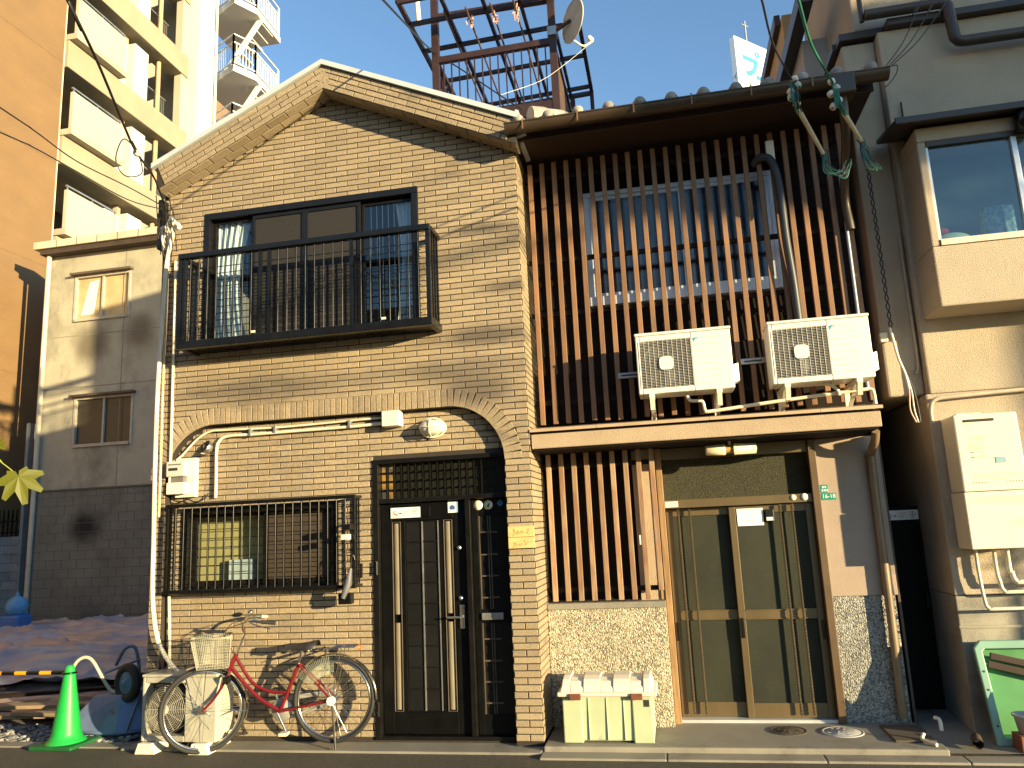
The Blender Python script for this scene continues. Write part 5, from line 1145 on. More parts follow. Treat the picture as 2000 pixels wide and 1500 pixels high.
# ================================================================== BICYCLE
red = mat("bicycle_red", (.14,.008,.012), .28, nscale=8, namt=.15, coat=.5)
chrome = mat("chrome", (.72,.70,.66), .16, metal=1., nscale=20, namt=.08)
bk = thing("bicycle", "dark red step-through city bicycle with wire basket leaning by the brick wall", "bicycle", (-2.2,-.15,0))
def yb(px): return -.11-.14*(652-px)/257
def bp(px, py, dy=0.): return at(px, py, yb(px)+dy)
RA = bp(652,1366); FA = bp(396,1391); FA.z = .338; RA.z = .392
R_ = .338
dirb = (FA-RA); dirb.z = 0; dirb.normalize()
dirf = (dirb+Vector((0,-.42,0))).normalized()
def wheel(c, d, name):
    n = Vector((d.y,-d.x,0)).normalized(); w = thing_part(name)
    def circ(r, k=56): return [c+(d*math.cos(t)+ZA*math.sin(t))*r for t in [2*math.pi*i/k for i in range(k)]]
    q = MB(); q.tube(circ(R_-.017), .0175, 10, closed=True); o = q.build(name, rubber, bk, fix=False)
    q = MB(); q.tube(circ(R_-.04), .011, 8, closed=True); q.build("rim", chrome, o, fix=False)
    q = MB(); q.tube([c-n*.05, c+n*.05], .02, 12); q.tube([c-n*.032, c-n*.028], .03, 12); q.tube([c+n*.028, c+n*.032], .03, 12); q.build("hub", chrome, o)
    for i in range(32):
        a = 2*math.pi*i/32; s_ = 1 if i % 2 else -1; b = a+(.55 if (i//2) % 2 else -.55)
        p = c+(d*math.cos(b)+ZA*math.sin(b))*.028+n*.03*s_; e = c+(d*math.cos(a)+ZA*math.sin(a))*(R_-.042)
        MB().tube([p,e], .0014, 4, cap=False).build("spoke", chrome, o, fix=False)
    return o, n
def thing_part(n): return None
wr, nr = wheel(RA, dirb, "wheel"); wf, nf = wheel(FA, dirf, "wheel")
def fr_tube(name, pts, r, m=red, n=10): return MB().tube(smooth_path(pts,6) if len(pts) > 2 else pts, r, n).build(name, m, bk, fix=False)
HT, HB = bp(462,1277), bp(447,1310); BB = bp(547,1389); ST = bp(584,1296)
fr_tube("head_tube", [HT,HB], .019)
fr_tube("frame_tube", [HB.lerp(HT,.25), bp(480,1338), bp(512,1368), BB], .0155)
fr_tube("frame_tube", [HT.lerp(HB,.15), bp(492,1332), bp(525,1350), bp(560,1353)], .0135)
fr_tube("frame_tube", [BB,ST], .0155)
for s_ in (-1, 1):
    fr_tube("seat_stay", [ST+nr*.02*s_, RA+nr*.055*s_], .0085); fr_tube("chain_stay", [BB+nr*.03*s_, RA+nr*.055*s_], .0095)
    cr = HB+nf*.045*s_-ZA*.03
    fr_tube("fork_blade", [cr, cr.lerp(FA+nf*.05*s_,.6)-dirf*.02, FA+nf*.05*s_], .011)
fr_tube("fork_crown", [HB-ZA*.03-nf*.05, HB-ZA*.03+nf*.05], .015)
fr_tube("seat_post", [ST, bp(590,1268)], .0125, chrome)
# saddle
sd = bp(590,1262)
q = MB(); L = [(-.14,.016,-.002),(-.10,.022,.006),(-.03,.045,.004),(.05,.088,.010),(.11,.095,.022),(.135,.07,.024)]
vs = []; n = 10
for x, w_, h in L:
    for k in range(n+1):
        t_ = math.pi*k/n; vs.append(sd+dirb*(-x)+nr*(w_*math.cos(t_))+ZA*(h+.022*math.sin(t_)-.035*(1-math.sin(t_))))
q.raw(vs, [(i*(n+1)+k,i*(n+1)+k+1,(i+1)*(n+1)+k+1,(i+1)*(n+1)+k) for i in range(len(L)-1) for k in range(n)], True); q.build("saddle", mat("saddle_black", (.03,.028,.026), .5), bk, fix=False)
q = MB()
for s_ in (-1,1): q.tube([sd+nr*.03*s_-dirb*.06-ZA*.04, sd+nr*.03*s_-dirb*.06-ZA*.005], .012, 8)
q.build("saddle_spring", chrome, bk)
# handlebar
SM = bp(478,1236); fr_tube("stem", [HT, SM], .011, chrome)
s0 = SM+ZA*.0
def hb(s_): return [s0, s0+dirf*.02+nf*.05*s_+ZA*.05, s0+dirf*.01+nf*.11*s_+ZA*.10, s0-dirf*.04+nf*.19*s_+ZA*.11, s0-dirf*.13+nf*.24*s_+ZA*.10]
for s_ in (-1, 1):
    P_ = hb(s_); fr_tube("handlebar", P_, .011, chrome); q = MB(); e = P_[-1]; q.tube([e, e-dirf*.11+nf*.02*s_-ZA*.015], .015, 10); q.build("grip", mat("grip_beige", (.55,.45,.28), .6) if s_ > 0 else rubber, bk)
    fr_tube("brake_lever", [P_[-2]-ZA*.01, P_[-2]-dirf*.05+nf*.03*s_-ZA*.035, P_[-1]-dirf*.07+nf*.03*s_-ZA*.055], .005, chrome, 6)
q = MB(); q.sphere(hb(1)[3]+ZA*.035, .026, 14, 8, (1,1,.8)); q.build("bell", chrome, bk)
# cables
for a, b, c_ in ((hb(1)[3], s0+dirf*.14+ZA*.04, HB+dirf*.03), (hb(-1)[3], s0+dirf*.16+ZA*.02, HT+dirf*.02)): fr_tube("brake_cable", [a,b,c_], .003, rubber, 5)
# fenders
def fender(c, d, a0, a1, nm):
    q = MB(); m_ = 26; w_ = .024; n_ = Vector((d.y,-d.x,0)); vs = []
    for i in range(m_+1):
        a = a0+(a1-a0)*i/m_; rad = d*math.cos(a)+ZA*math.sin(a)
        for t_ in (-1,-.5,0,.5,1): vs.append(c+rad*(R_+.022-.012*t_*t_)+n_*w_*t_)
    q.raw(vs, [(i*5+k,i*5+k+1,(i+1)*5+k+1,(i+1)*5+k) for i in range(m_) for k in range(4)], True); return q.build(nm, chrome, bk, fix=False)
fender(RA, -dirb, math.radians(-2), math.radians(150), "rear_fender"); fender(FA, -dirf, math.radians(-18), math.radians(112), "front_fender")
for s_ in (-1,1):
    fr_tube("fender_stay", [RA+nr*.05*s_, RA+(-dirb*math.cos(.5)+ZA*math.sin(.5))*(R_+.015)+nr*.024*s_], .0025, chrome, 5); fr_tube("fender_stay", [FA+nf*.05*s_, FA+(-dirf*math.cos(-.1)+ZA*math.sin(-.1))*(R_+.015)+nf*.024*s_], .0025, chrome, 5)
# rear carrier
rt = RA+ZA*(R_+.065)
for s_ in (-1,0,1): fr_tube("carrier_rail", [ST+ZA*.05+nr*.05*s_-dirb*.02, rt+nr*.06*s_, rt-dirb*.19+nr*.045*s_], .0045, chrome, 6)
for k in range(4): x = .10-k*.085; fr_tube("carrier_rail", [rt+dirb*x+nr*.06, rt+dirb*x-nr*.06], .0035, chrome, 5)
for s_ in (-1,1): fr_tube("carrier_stay", [rt-dirb*.08+nr*.06*s_, RA+nr*.065*s_], .004, chrome, 6)
q = MB(); q.lathe([(0,-.016),(.022,-.012),(.024,.004)], 14, rt-dirb*.21+ZA*-.01, dirb); q.build("reflector", mat("reflector_orange", (.6,.12,.02), .25), bk)
q = MB()
for s_ in (-1,1):
    for k in range(20):
        a = math.radians(95+k*2.7); top = RA+(-dirb*math.cos(a)+ZA*math.sin(a))*(R_+.0)+nr*.045*s_; bot = RA+(-dirb*math.cos(a)+ZA*math.sin(a))*(.12)+nr*.05*s_
        q.tube([top, top.lerp(bot,.62)], .0013, 4)
stuff(q.build("dress_guard", mat("guard_net", (.42,.45,.34), .6), bk, fix=False))
# crank, pedals, chain case
cn = -nr if nr.y > 0 else nr
q = MB(); q.lathe([(0,0),(.085,.002),(.09,.008),(.085,.014)], 28, BB+cn*.035*-1, nr); q.build("chain_ring", mat("chain_case_grey", (.42,.40,.36), .4, metal=.5), bk, fix=False)
q = MB(); q.bar(BB-cn*-.0+dirb*.02+ZA*.08-cn*.055, RA+ZA*.05-cn*.06, .012,.035); q.bar(BB-ZA*.075-cn*.055, RA-ZA*.03-cn*.06, .012,.03); q.build("chain_case", MATS["chain_case_grey"], bk, .005)
cd = Vector((-dirb.x*.45,-dirb.y*.45,-.88)).normalized()
for s_, dv in ((1,cd),(-1,-cd)):
    a = BB+cn*.06*s_; e = a+dv*.165; fr_tube("crank", [a,e], .009, chrome); q = MB(); q.cbox(e+cn*.05*s_, dirb*.034, ZA*.012, cn*.042); q.build("pedal", mat("pedal_cream", (.62,.55,.4), .6) if s_ > 0 else rubber, bk, .004)
# stand, lock, lamp
q = MB(); foot = Vector((RA.x+.02, RA.y-.11, .0)); foot = atz(655,1464,.018); q.tube(smooth_path([RA+cn*.065, RA.lerp(foot,.55)+cn*.02, foot],4), .009, 8); q.tube([foot, foot+Vector((-.05,.015,-.004))], .010, 6); q.build("kick_stand", chrome, bk)
q = MB(); q.tube([bp(448,1325,-.06), bp(440,1330,-.09)], [.026,.034], 14); q.build("head_lamp", blackm, bk)
fr_tube("gear_cable_disc", [RA+cn*.06+ZA*.0, RA+cn*.085], .035, mat("hub_gear_white", (.66,.64,.58), .4))
# basket
bt = MB(); b0 = bp(425,1268)
u_, v_ = dirf, nf
top = [(.20,.155),(-.10,.155),(-.10,-.155),(.20,-.155)]; botm = [(.15,.12),(-.09,.12),(-.09,-.12),(.15,-.12)]
ctr = HT+dirf*.145+ZA*.035
def Pb(t, j): return (lambda a, b: ctr+u_*(a[0]*(1-t)+b[0]*t)+v_*(a[1]*(1-t)+b[1]*t)+ZA*(.12-.24*t))(top[j], botm[j])
basket_m = mat("basket_wire", (.46,.45,.36), .45, metal=.4)
q = MB()
for t_ in (0., .04): q.tube([Pb(t_,j) for j in (0,1,2,3)], .006 if t_ == 0 else .003, 6, closed=True)
for t_ in [i/11 for i in range(1,12)]:
    for j in range(4): q.tube([Pb(t_,j), Pb(t_,(j+1) % 4)], .0019, 4, cap=False)
for j in range(4):
    nn_ = 22 if j % 2 else 20
    for i in range(nn_): q.tube([Pb(0,j).lerp(Pb(0,(j+1) % 4),i/nn_), Pb(1,j).lerp(Pb(1,(j+1) % 4),i/nn_)], .0019, 4, cap=False)
for i in range(12): q.tube([Pb(1,0).lerp(Pb(1,1),i/11), Pb(1,3).lerp(Pb(1,2),i/11)], .0019, 4, cap=False)
q.build("basket", basket_m, bk, fix=False)
for s_ in (-1,1): fr_tube("basket_stay", [ctr-ZA*.12+v_*.1*s_+u_*.08, FA+nf*.055*s_], .003, chrome, 5)

# ================================================================== STORAGE BOX
lid_m = mat("box_lid_cream", (.68,.62,.52), .5, nscale=4, namt=.08, stain=((.4,.35,.26), 3, .62, .8, (1,1,1)))
box_m = mat("box_pale_green", (.42,.47,.30), .55, nscale=3, namt=.10, stain=((.16,.15,.09), 5, .60, .74, (1,1,1)))
t = thing("storage_box", "pale green plastic storage box with cream ribbed lid and brown latches by the brick pier", "storage box", (.5,.12,.045))
X0, X1, Y0, Y1, ZB = .135, .875, -.03, .36, .047
q = MB(); tp = .02
def frustum(mbx, x0, x1, y0, y1, z0, z1, d): mbx.raw([(x0+d,y0+d,z0),(x1-d,y0+d,z0),(x1-d,y1-d,z0),(x0+d,y1-d,z0),(x0,y0,z1),(x1,y0,z1),(x1,y1,z1),(x0,y1,z1)], [(0,3,2,1),(4,5,6,7),(0,1,5,4),(1,2,6,5),(2,3,7,6),(3,0,4,7)])
frustum(q, X0+.02, X1-.02, Y0+.015, Y1-.015, ZB+.012, .385, .008); q.build("tub", box_m, t, .012)
for k, x in enumerate((.235,.77)):
    f = MB(); f.box(x-.075,x+.075,Y0+.006,Y0+.05,ZB,.37); f.build("leg_panel", box_m, t, .008)
for x in (.36,.50,.63): MB().box(x-.005,x+.005,Y0+.010,Y0+.04,ZB+.02,.375).build("rib", box_m, t, .003)
q = MB(); q.box(X0-.012,X1+.012,Y0-.016,Y1+.014,.386,.418); lid = q.build("lid", lid_m, t, .01)
prof = [(Y0-.002,.419),(Y0+.012,.465),(Y0+.05,.505),(Y0+.12,.522),(Y1-.12,.522),(Y1-.03,.50),(Y1-.005,.419)]
secs = [(X0+.012,.115,0),(.252,.345,-.014),(.347,.49,0),(.492,.575,-.014),(.577,.70,0),(.702,.79,-.014),(.792,X1-.012,0)]
secs = [(X0+.012,.225,0),(.227,.325,-.016),(.327,.46,0),(.462,.555,-.016),(.557,.69,0),(.692,.785,-.016),(.787,X1-.012,0)]
for i, (a, b, dz) in enumerate(secs):
    q = MB(); e0 = .018 if i == 0 else 0; e1 = .018 if i == len(secs)-1 else 0
    A_ = [(a+e0*min(1,(z-.419)/.05), y, max(.419, z+(dz if z > .45 else 0))) for y, z in prof]; B_ = [(b-e1*min(1,(z-.419)/.05), y, max(.419, z+(dz if z > .45 else 0))) for y, z in prof]
    m_ = len(prof); q.raw(A_+B_, [(k,k+1,m_+k+1,m_+k) for k in range(m_-1)]+[tuple(range(m_)), tuple(range(2*m_-1,m_-1,-1))]); q.build("lid_rib", lid_m, lid, .007)
for x in (.265,.735): MB().box(x-.045,x+.045,Y0-.032,Y0-.017,.365,.412).build("latch", mat("latch_brown", (.16,.055,.03), .5), t, .005)
MB().box(X1-.09,X1-.05,Y0+.0025,Y0+.005,.31,.36).build("handle_recess", ac_dark, t)

# ================================================================== CONE, BAR, LOT CLUTTER
t = thing("traffic_cone", "bright green traffic cone on the street edge by the vacant lot", "traffic cone", (-4.25,-.02,0))
cg = mat("cone_green", (.012,.34,.055), .45, nscale=6, namt=.12, stain=((.05,.2,.05), 8, .62, .75, (1,1,1)))
cc = Vector((-4.25,-.02,0))
MB().lathe([(.165,.03),(.155,.045),(.135,.06),(.118,.10),(.046,.60),(.046,.605),(.043,.607),(.040,.64),(.032,.66),(.015,.668),(0,.669)], 36, cc).build("body", cg, t, fix=False)
MB().lathe([(.049,.585),(.052,.59),(.052,.60),(.049,.605)], 30, cc).build("collar", cg, t, fix=False)
q = MB(); q.box(cc.x-.21,cc.x+.21,cc.y-.19,cc.y+.19,-.004,.03); q.build("base", mat("cone_base_green", (.008,.10,.025), .6), t, .012)
t = thing("barrier_bar", "black and yellow striped barrier bar hooked on the green cone", "barrier bar", (-5,0,.59))
yl = mat("bar_yellow", (.78,.36,.015), .45); y0 = Vector((-4.31,.0,.60)); y1 = Vector((-7.2,.05,.585))
k = 0; s_ = 0.; Lb = (y1-y0).length
while s_ < Lb:
    w_ = .14 if k % 2 == 0 else .125
    MB().tube([y0.lerp(y1,s_/Lb), y0.lerp(y1,min(1,(s_+w_-.001)/Lb))], .0175 if k % 2 else .018, 14).build("stripe_segment", blackm if k % 2 == 0 else yl, t); s_ += w_; k += 1
q = MB(); q.tube([cc+Vector((.056*math.cos(a),.056*math.sin(a),.603)) for a in [2*math.pi*i/20 for i in range(20)]], .009, 6, closed=True); q.build("ring", blackm, t, fix=False)
t = thing("traffic_cone", "green traffic cone out at the far end of the striped bar", "traffic cone", (-7.25,.05,0))
MB().lathe([(.165,.03),(.155,.045),(.135,.06),(.118,.10),(.046,.60),(.040,.64),(.015,.668),(0,.669)], 30, (-7.25,.05,0)).build("body", cg, t, fix=False); MB().box(-7.46,-7.04,-.14,.24,-.004,.03).build("base", MATS["cone_base_green"], t, .012)
# wheelbarrow, upside down
t = thing("wheelbarrow", "dented blue wheelbarrow turned upside down beside the green cone", "wheelbarrow", (-4.05,.45,0))
wbm = mat("barrow_blue", (.13,.19,.33), .5, metal=.2, nscale=4, namt=.25, stain=((.10,.055,.03), 3.2, .60, .66, (1,1,1)))
rim = [(-4.52,.20),(-3.92,.18),(-3.70,.30),(-3.72,.85),(-3.95,.95),(-4.50,.90)]; topp = [(-4.30,.36),(-4.0,.33),(-3.86,.40),(-3.88,.72),(-4.0,.78),(-4.28,.76)]
q = MB(); n = 6; q.raw([(x,y,.05) for x, y in rim]+[(x,y,.33+.05*(x+4.3)) for x, y in topp], [(i,(i+1) % n,n+(i+1) % n,n+i) for i in range(n)]+[tuple(range(n,2*n))]); q.build("tray", wbm, t, .02)
q = MB(); q.tube([(x,y,.045) for x, y in rim], .018, 8, closed=True); q.build("tray_rim", wbm, t, fix=False)
tb = mat("barrow_tube", (.13,.18,.26), .4, metal=.4, nscale=6, namt=.3)
for s_, yy in ((0,.38),(1,.72)):
    q = MB(); q.tube(smooth_path([(-4.50+.15*s_,yy-.12+.1*s_,.52+.02*s_),(-4.42+.15*s_,yy-.10+.1*s_,.66+.03*s_),(-4.32+.15*s_,yy-.06+.08*s_,.66+.03*s_),(-4.22+.12*s_,yy,.46),(-4.12,yy,.36),(-3.98,yy,.37),(-3.85,yy,.42),(-3.74,yy+.03*(1-2*s_),.42)],6), .016, 8); q.build("handle", tb if s_ else mat("barrow_handle_pale", (.42,.40,.30), .5), t, fix=False)
for x, y in ((-4.12,.30),(-3.82,.28)): q = MB(); q.tube([(x,y+.1,.37),(x+.0,y-.08,.06)], .012, 6); q.build("leg", tb, t)
q = MB(); q.tube([(-4.30,.42,.50),(-4.05,.66,.60)], .012, 6); q.build("brace", tb, t)
wc = Vector((-3.95,.36,.44)); wa = Vector((-.35,-.94,.05)).normalized(); ua = wa.cross(ZA).normalized(); va = ua.cross(wa)
q = MB(); q.tube([wc+(ua*math.cos(a)+va*math.sin(a))*.135 for a in [2*math.pi*i/30 for i in range(30)]], .042, 10, closed=True); wt = q.build("wheel", rubber, t, fix=False)
q = MB(); q.lathe([(.11,-.02),(.10,.02),(.085,.028),(.05,.012),(.03,.05),(0,.052)], 24, wc, wa); q.build("wheel_disc", mat("barrow_hub_blue", (.09,.19,.35), .45, metal=.2), wt, fix=False)
# tarpaulins over the lot
def sheet(name, label, x0, x1, y0, y1, zf, m, nx=70, ny=50, cat="tarpaulin"):
    q = MB(); vs = [(x0+(x1-x0)*i/nx, y0+(y1-y0)*j/ny, 0) for j in range(ny+1) for i in range(nx+1)]
    vs = [(x+.04*mnoise.noise((x*2,y*2,3)), y+.05*mnoise.noise((x*2,y*2,9)), zf(x, y)) for x, y, _ in vs]
    q.raw(vs, [(j*(nx+1)+i,j*(nx+1)+i+1,(j+1)*(nx+1)+i+1,(j+1)*(nx+1)+i) for j in range(ny) for i in range(nx)], True)
    o = q.build(name, m, None, fix=False); return tag(o, label, cat)
tarp_m = mat("faded_tarp", (.47,.36,.32), .42, nscale=.9, namt=.3, col2=(.28,.31,.40), spec=.5, stain=((.58,.40,.30), .8, .5, .68, (1,1,1)))
tarp_b = mat("faded_blue_tarp", (.40,.37,.38), .42, nscale=1.2, namt=.3, col2=(.25,.30,.42), spec=.5)
def wr_(x, y, s=1.): 
    r = mnoise.noise((x*.5,y*.9,1.0)); f = 1-abs(mnoise.noise((x*.7+y*.8,y*1.3-x*.3,4.0)))*2; g = 1-abs(mnoise.noise((x*1.3-y*1.2,y*2.4,7.0)))*2; h = 1-abs(mnoise.noise((x*3.5,y*5+x*2,2.0)))*2
    return s*(.12*r+.09*max(0,f)**3+.05*max(0,g)**4+.012*max(0,h)**3)
sheet("tarpaulin", "wrinkled brown plastic sheet covering the rear of the vacant lot", -13.5, -3.75, 3.2, 8.7, lambda x, y: .10+.12*math.exp(-((y-5.2)/1.6)**2)+wr_(x,y), tarp_m, 190, 110)
sheet("tarpaulin", "blue-grey crumpled sheet over the low heap in the middle of the lot", -10.5, -3.7, 1.7, 4.2, lambda x, y: .13+.15*math.exp(-((y-3.1)/.7)**2)+wr_(x+7,y), tarp_b, 160, 70)
sheet("tarpaulin", "flat pinkish sheet nearest the street on the lot", -8.5, -4.5, .85, 2.2, lambda x, y: .07+.02*(y-.8)+.4*wr_(x,y+5), mat("pink_tarp", (.55,.40,.34), .5, nscale=1.5, namt=.3, col2=(.20,.16,.16)), 60, 20)
# planks
pw = mat("weathered_plank", (.27,.19,.115), .8, nscale=3, namt=.3, stretch=(1,6,6), bscale=40, bump=.3, var=.3)
for i, (x0, y0_, x1, y1_, z, lb) in enumerate(((-7.6,.55,-4.62,.75,.06,"long weathered plank lying nearest the kerb on the lot"),(-7.2,.85,-4.7,.98,.10,"second weathered plank just behind the front one"),(-6.4,1.05,-4.3,1.75,.16,"dark plank lying diagonally across the pink sheet"),(-5.4,.62,-4.75,.50,.115,"short offcut board on top of the front plank"))):
    q = MB(); q.bar((x0,y0_,z),(x1,y1_,z+.02),.16 if i < 2 else .09,.035); o = q.build("plank", pw if i != 2 else wood_dark, None, .004); tag(o, lb, "plank", "planks on the lot")
# gravel edge
q = MB()
for i in range(1500):
    x = random.uniform(-7.6,-3.75); y = random.uniform(.06,.62); r = random.uniform(.006,.02); q.cbox((x,y,random.uniform(-.012,.012)), Vector((r,random.uniform(-.4,.4)*r,0)), Vector((random.uniform(-.3,.3)*r,r*.8,0)), Vector((random.uniform(-.3,.3)*r,0,r*.7)))
o = q.build("gravel", mat("gravel_stones", (.24,.235,.23), .9, island=.4), None); tag(o, "loose grey gravel along the front edge of the lot", "gravel", kind="stuff")
# blue container with ball
t = thing("blue_container", "blue plastic jerrycan standing at the back of the vacant lot", "container", (-12.2,7.6,.1)); bl = mat("container_blue", (.05,.16,.42), .4, namt=.1)
p = at(30,1222,7.6); MB().box(p.x-.22,p.x+.22,7.4,7.8,p.z-.19,p.z+.22).build("body", bl, t, .05); MB().box(p.x-.05,p.x+.05,7.55,7.65,p.z+.221,p.z+.25).build("cap", bl, t)
p2 = at(33,1185,7.6); t2 = thing("blue_float", "pale blue round float with a tip resting on the jerrycan", "float", p2-ZA*.2); MB().sphere(p2, .215).build("ball", mat("float_blue", (.10,.30,.52), .45), t2); MB().lathe([(.05,.0),(.03,.06),(.012,.10)], 10, p2+ZA*.20).build("tip", MATS["float_blue"], t2)
t["label"] = "blue plastic jerrycan standing at the back of the vacant lot"
# mound under the blue container so it stands on the tarp
# ================================================================== RIGHT FOREGROUND
gt = mat("tray_mint_green", (.20,.36,.27), .45, nscale=4, namt=.12); gi = mat("tray_green", (.06,.22,.07), .5, nscale=4, namt=.2)
t = thing("plastic_tray", "mint green plastic tray leaning against the stucco building's base", "tray", (3.6,.2,0))
def lean(x, z, d=0.): return Vector((x, .05+.22*(z/.7)+d, z))
ox0, ox1, oz0, oz1 = 3.225, 4.3, .025, .705; q = MB(); bt_ = .055
outer = [(ox0+.0,oz0),(ox0,oz1-.05),(ox0+.05,oz1),(ox1,oz1),(ox1,oz0)]; inner = [(ox0+bt_,oz0+.05),(ox0+bt_,oz1-.075),(ox0+.075,oz1-bt_),(ox1-bt_,oz1-bt_),(ox1-bt_,oz0+.05)]
n = 5; q.raw([lean(x,z) for x, z in outer]+[lean(x,z) for x, z in inner]+[lean(x,z,.09) for x, z in inner]+[lean(x,z,.03) for x, z in outer], [(i,(i+1) % n,n+(i+1) % n,n+i) for i in range(n)]+[(n+i,n+(i+1) % n,2*n+(i+1) % n,2*n+i) for i in range(n)]+[(3*n+i,3*n+(i+1) % n,(i+1) % n,i) for i in range(n)]); q.build("rim", gt, t, .008)
q = MB(); q.poly([lean(x,z,.09) for x, z in inner]); q.build("bottom", gi, t)
for k, z in enumerate((.15,.38,.50)): q = MB(); c = lean(ox0+.028,z,-.001); q.lathe([(0,-.002),(.008,-.002)], 10, c, (0,1,0)); q.build("rivet_hole", ac_dark, t, fix=False)
for i, (a, b) in enumerate((((3.33,.60),(3.75,.50)),((3.30,.545),(3.80,.42)))):
    q = MB(); A_, B_ = lean(*a,.03), lean(*b,.03); q.bar(A_, B_, .03, .045); o = q.build("broken_slat", mat("rusty_iron", (.05,.03,.022), .8), None, .004); tag(o, "dark broken strip lying in the green tray, %s" % ("upper one","lower one")[i], "strip", "strips in the green tray")
pm = mat("pot_grey", (.42,.41,.40), .5); tc = mat("terracotta", (.20,.07,.04), .8)
for i, (x, y, lb, m_) in enumerate(((3.40,-.02,"grey bowl-like flower pot in front of the green tray",pm),(3.56,-.06,"white flower pot with green leaves at the right edge",white_pl))):
    t = thing("flower_pot", lb, "flower pot", (x,y,.02)); zb_ = .13 if i == 0 else .12
    MB().lathe([(.0,zb_),(.055,zb_),(.075,zb_+.11),(.085,zb_+.115),(.085,zb_+.13),(.072,zb_+.13),(.066,zb_+.06),(0,zb_+.05)] if i == 0 else [(0,zb_),(.05,zb_),(.065,zb_+.22),(.06,zb_+.22),(.055,zb_+.15),(0,zb_+.15)], 22, (x,y,0)).build("pot", m_, t, fix=False)
    if i:
        q = MB()
        for k in range(40): a = random.uniform(0,6.28); e = Vector((x+.08*math.cos(a),y+.08*math.sin(a),zb_+.25+random.uniform(0,.06))); b = Vector((x,y,zb_+.18)); s_ = Vector((-math.sin(a),math.cos(a),0))*.012; q.raw([b,b.lerp(e,.6)+s_,e,b.lerp(e,.6)-s_], [(0,1,2,3)])
        q.build("leaves", mat("pot_leaf", (.09,.20,.03), .6), t, fix=False)
    o = MB().box(x-.08,x+.08,y-.08,y+.08,.021,zb_-.002).build("brick_block", tc, None, .006); tag(o, "reddish block under the %s flower pot" % ("grey","white")[i], "block", "blocks under the flower pots")
# covers and drain bits
for i, (x, y, r_, m_, lb) in enumerate(((1.86,.36,.135,mat("iron_cover", (.10,.085,.065), .6, metal=.4),"round iron manhole cover in front of the sliding doors"),(2.25,.33,.15,mat("pale_cover", (.38,.38,.37), .6),"round pale water-meter cover beside the iron one"))):
    t = thing("manhole_cover", lb, "manhole cover", (x,y,.046)); MB().lathe([(0,.0055),(r_-.02,.0055),(r_-.018,.003),(r_-.012,.003),(r_-.01,.0065),(r_,.0065),(r_+.004,.0)], 36, (x,y,.0455)).build("disc", m_, t, fix=False)
    q = MB()
    for k in range(24):
        a = random.uniform(0,6.28); rr = random.uniform(0,r_-.03); q.box(x+rr*math.cos(a)-.008,x+rr*math.cos(a)+.008,y+rr*math.sin(a)-.004,y+rr*math.sin(a)+.004,.0512,.0535)
    stuff(q.build("tread_pattern", m_, t))
pipe("hose_end", "short bent white pipe end lying beside the downpipe foot", [(2.76,.10,.10),(2.74,.08,.065),(2.76,.02,.06),(2.80,-.04,.058)], .013, white_pl, "pipe"); pipe("hose_end", "white elbow pipe poking out at the alley corner", [(2.90,.30,.16),(2.925,.27,.15),(2.925,.25,.08)], .014, white_pl, "pipe")
o = MB().lathe([(.035,0),(.035,.12),(.03,.12),(.03,0)], 16, (3.06,-.06,.07), (.2,.9,.1)).build("drain_outlet", mat("rust_drain", (.08,.05,.035), .7), None, fix=False); tag(o, "open rusty drain outlet at the mouth of the alley", "drain")
o = MB().box(2.55,2.83,.05,.50,.0455,.062).build("rubble_patch", mat("brown_patch", (.10,.075,.055), .95), None, .01); tag(o, "dark patched square slab at the downpipe foot", "slab")

# ================================================================== MAPLE TWIG NEAR THE CAMERA, TREES THAT SHADE THE SCENE
def leaf_shape(c, ax, up, size, m, par, name="leaf"):
    ax = ax.normalized(); up = (up-ax*up.dot(ax)).normalized(); n = ax.cross(up); q = MB(); pts = []
    for k, (a, r_) in enumerate(((-165,.2),(-135,.42),(-118,.36),(-92,.72),(-80,.74),(-64,.48),(-46,.86),(-36,.88),(-22,.52),(-5,.98),(5,.98),(22,.52),(36,.88),(46,.86),(64,.48),(80,.74),(92,.72),(118,.36),(135,.42),(165,.2))):
        t_ = math.radians(a); pts.append(c+ax*(math.cos(t_)*r_*size)+up*(math.sin(t_)*r_*size)-n*(.18*size*r_*r_))
    q.raw([c]+pts, [(0,i,i+1) for i in range(1,len(pts))]); return q.build(name, m, par, fix=False)
lf = bpy.data.materials.new("maple_leaf"); lf.use_nodes = True; MATS["maple_leaf"] = lf
N = lf.node_tree.nodes; Lk = lf.node_tree.links; b = N["Principled BSDF"]; b.inputs["Base Color"].default_value = (.15,.16,.012,1); b.inputs["Roughness"].default_value = .5
tl = N.new("ShaderNodeBsdfTranslucent"); tl.inputs[0].default_value = (.26,.25,.015,1); mx = N.new("ShaderNodeMixShader"); mx.inputs[0].default_value = .5
Lk.new(b.outputs[0], mx.inputs[1]); Lk.new(tl.outputs[0], mx.inputs[2]); Lk.new(mx.outputs[0], N["Material Output"].inputs[0])
bark = mat("bark", (.10,.075,.05), .9, nscale=8, namt=.3, bscale=40, bump=.6)
YL = -4.3
base = at(-330,1150,YL); base.z = -.01
t = thing("maple_tree", "maple sapling at the left edge whose yellow-green leaf pokes into view", "tree", base)
tip = at(42,945,YL); br = at(-60,860,YL)
q = MB(); q.tube(smooth_path([base, base+Vector((.02,0,.7)), at(-230,880,YL), at(-150,830,YL)],5), [.02]*5+[.017]*5+[.012]*5+[.010], 8); q.build("trunk", bark, t)
q = MB(); q.tube(smooth_path([at(-230,880,YL), br, at(5,905,YL), at(30,925,YL)],5), [.006]*5+[.004]*5+[.0018]*5+[.0015], 6); q.build("branch", mat("green_twig", (.30,.32,.05), .6), t)
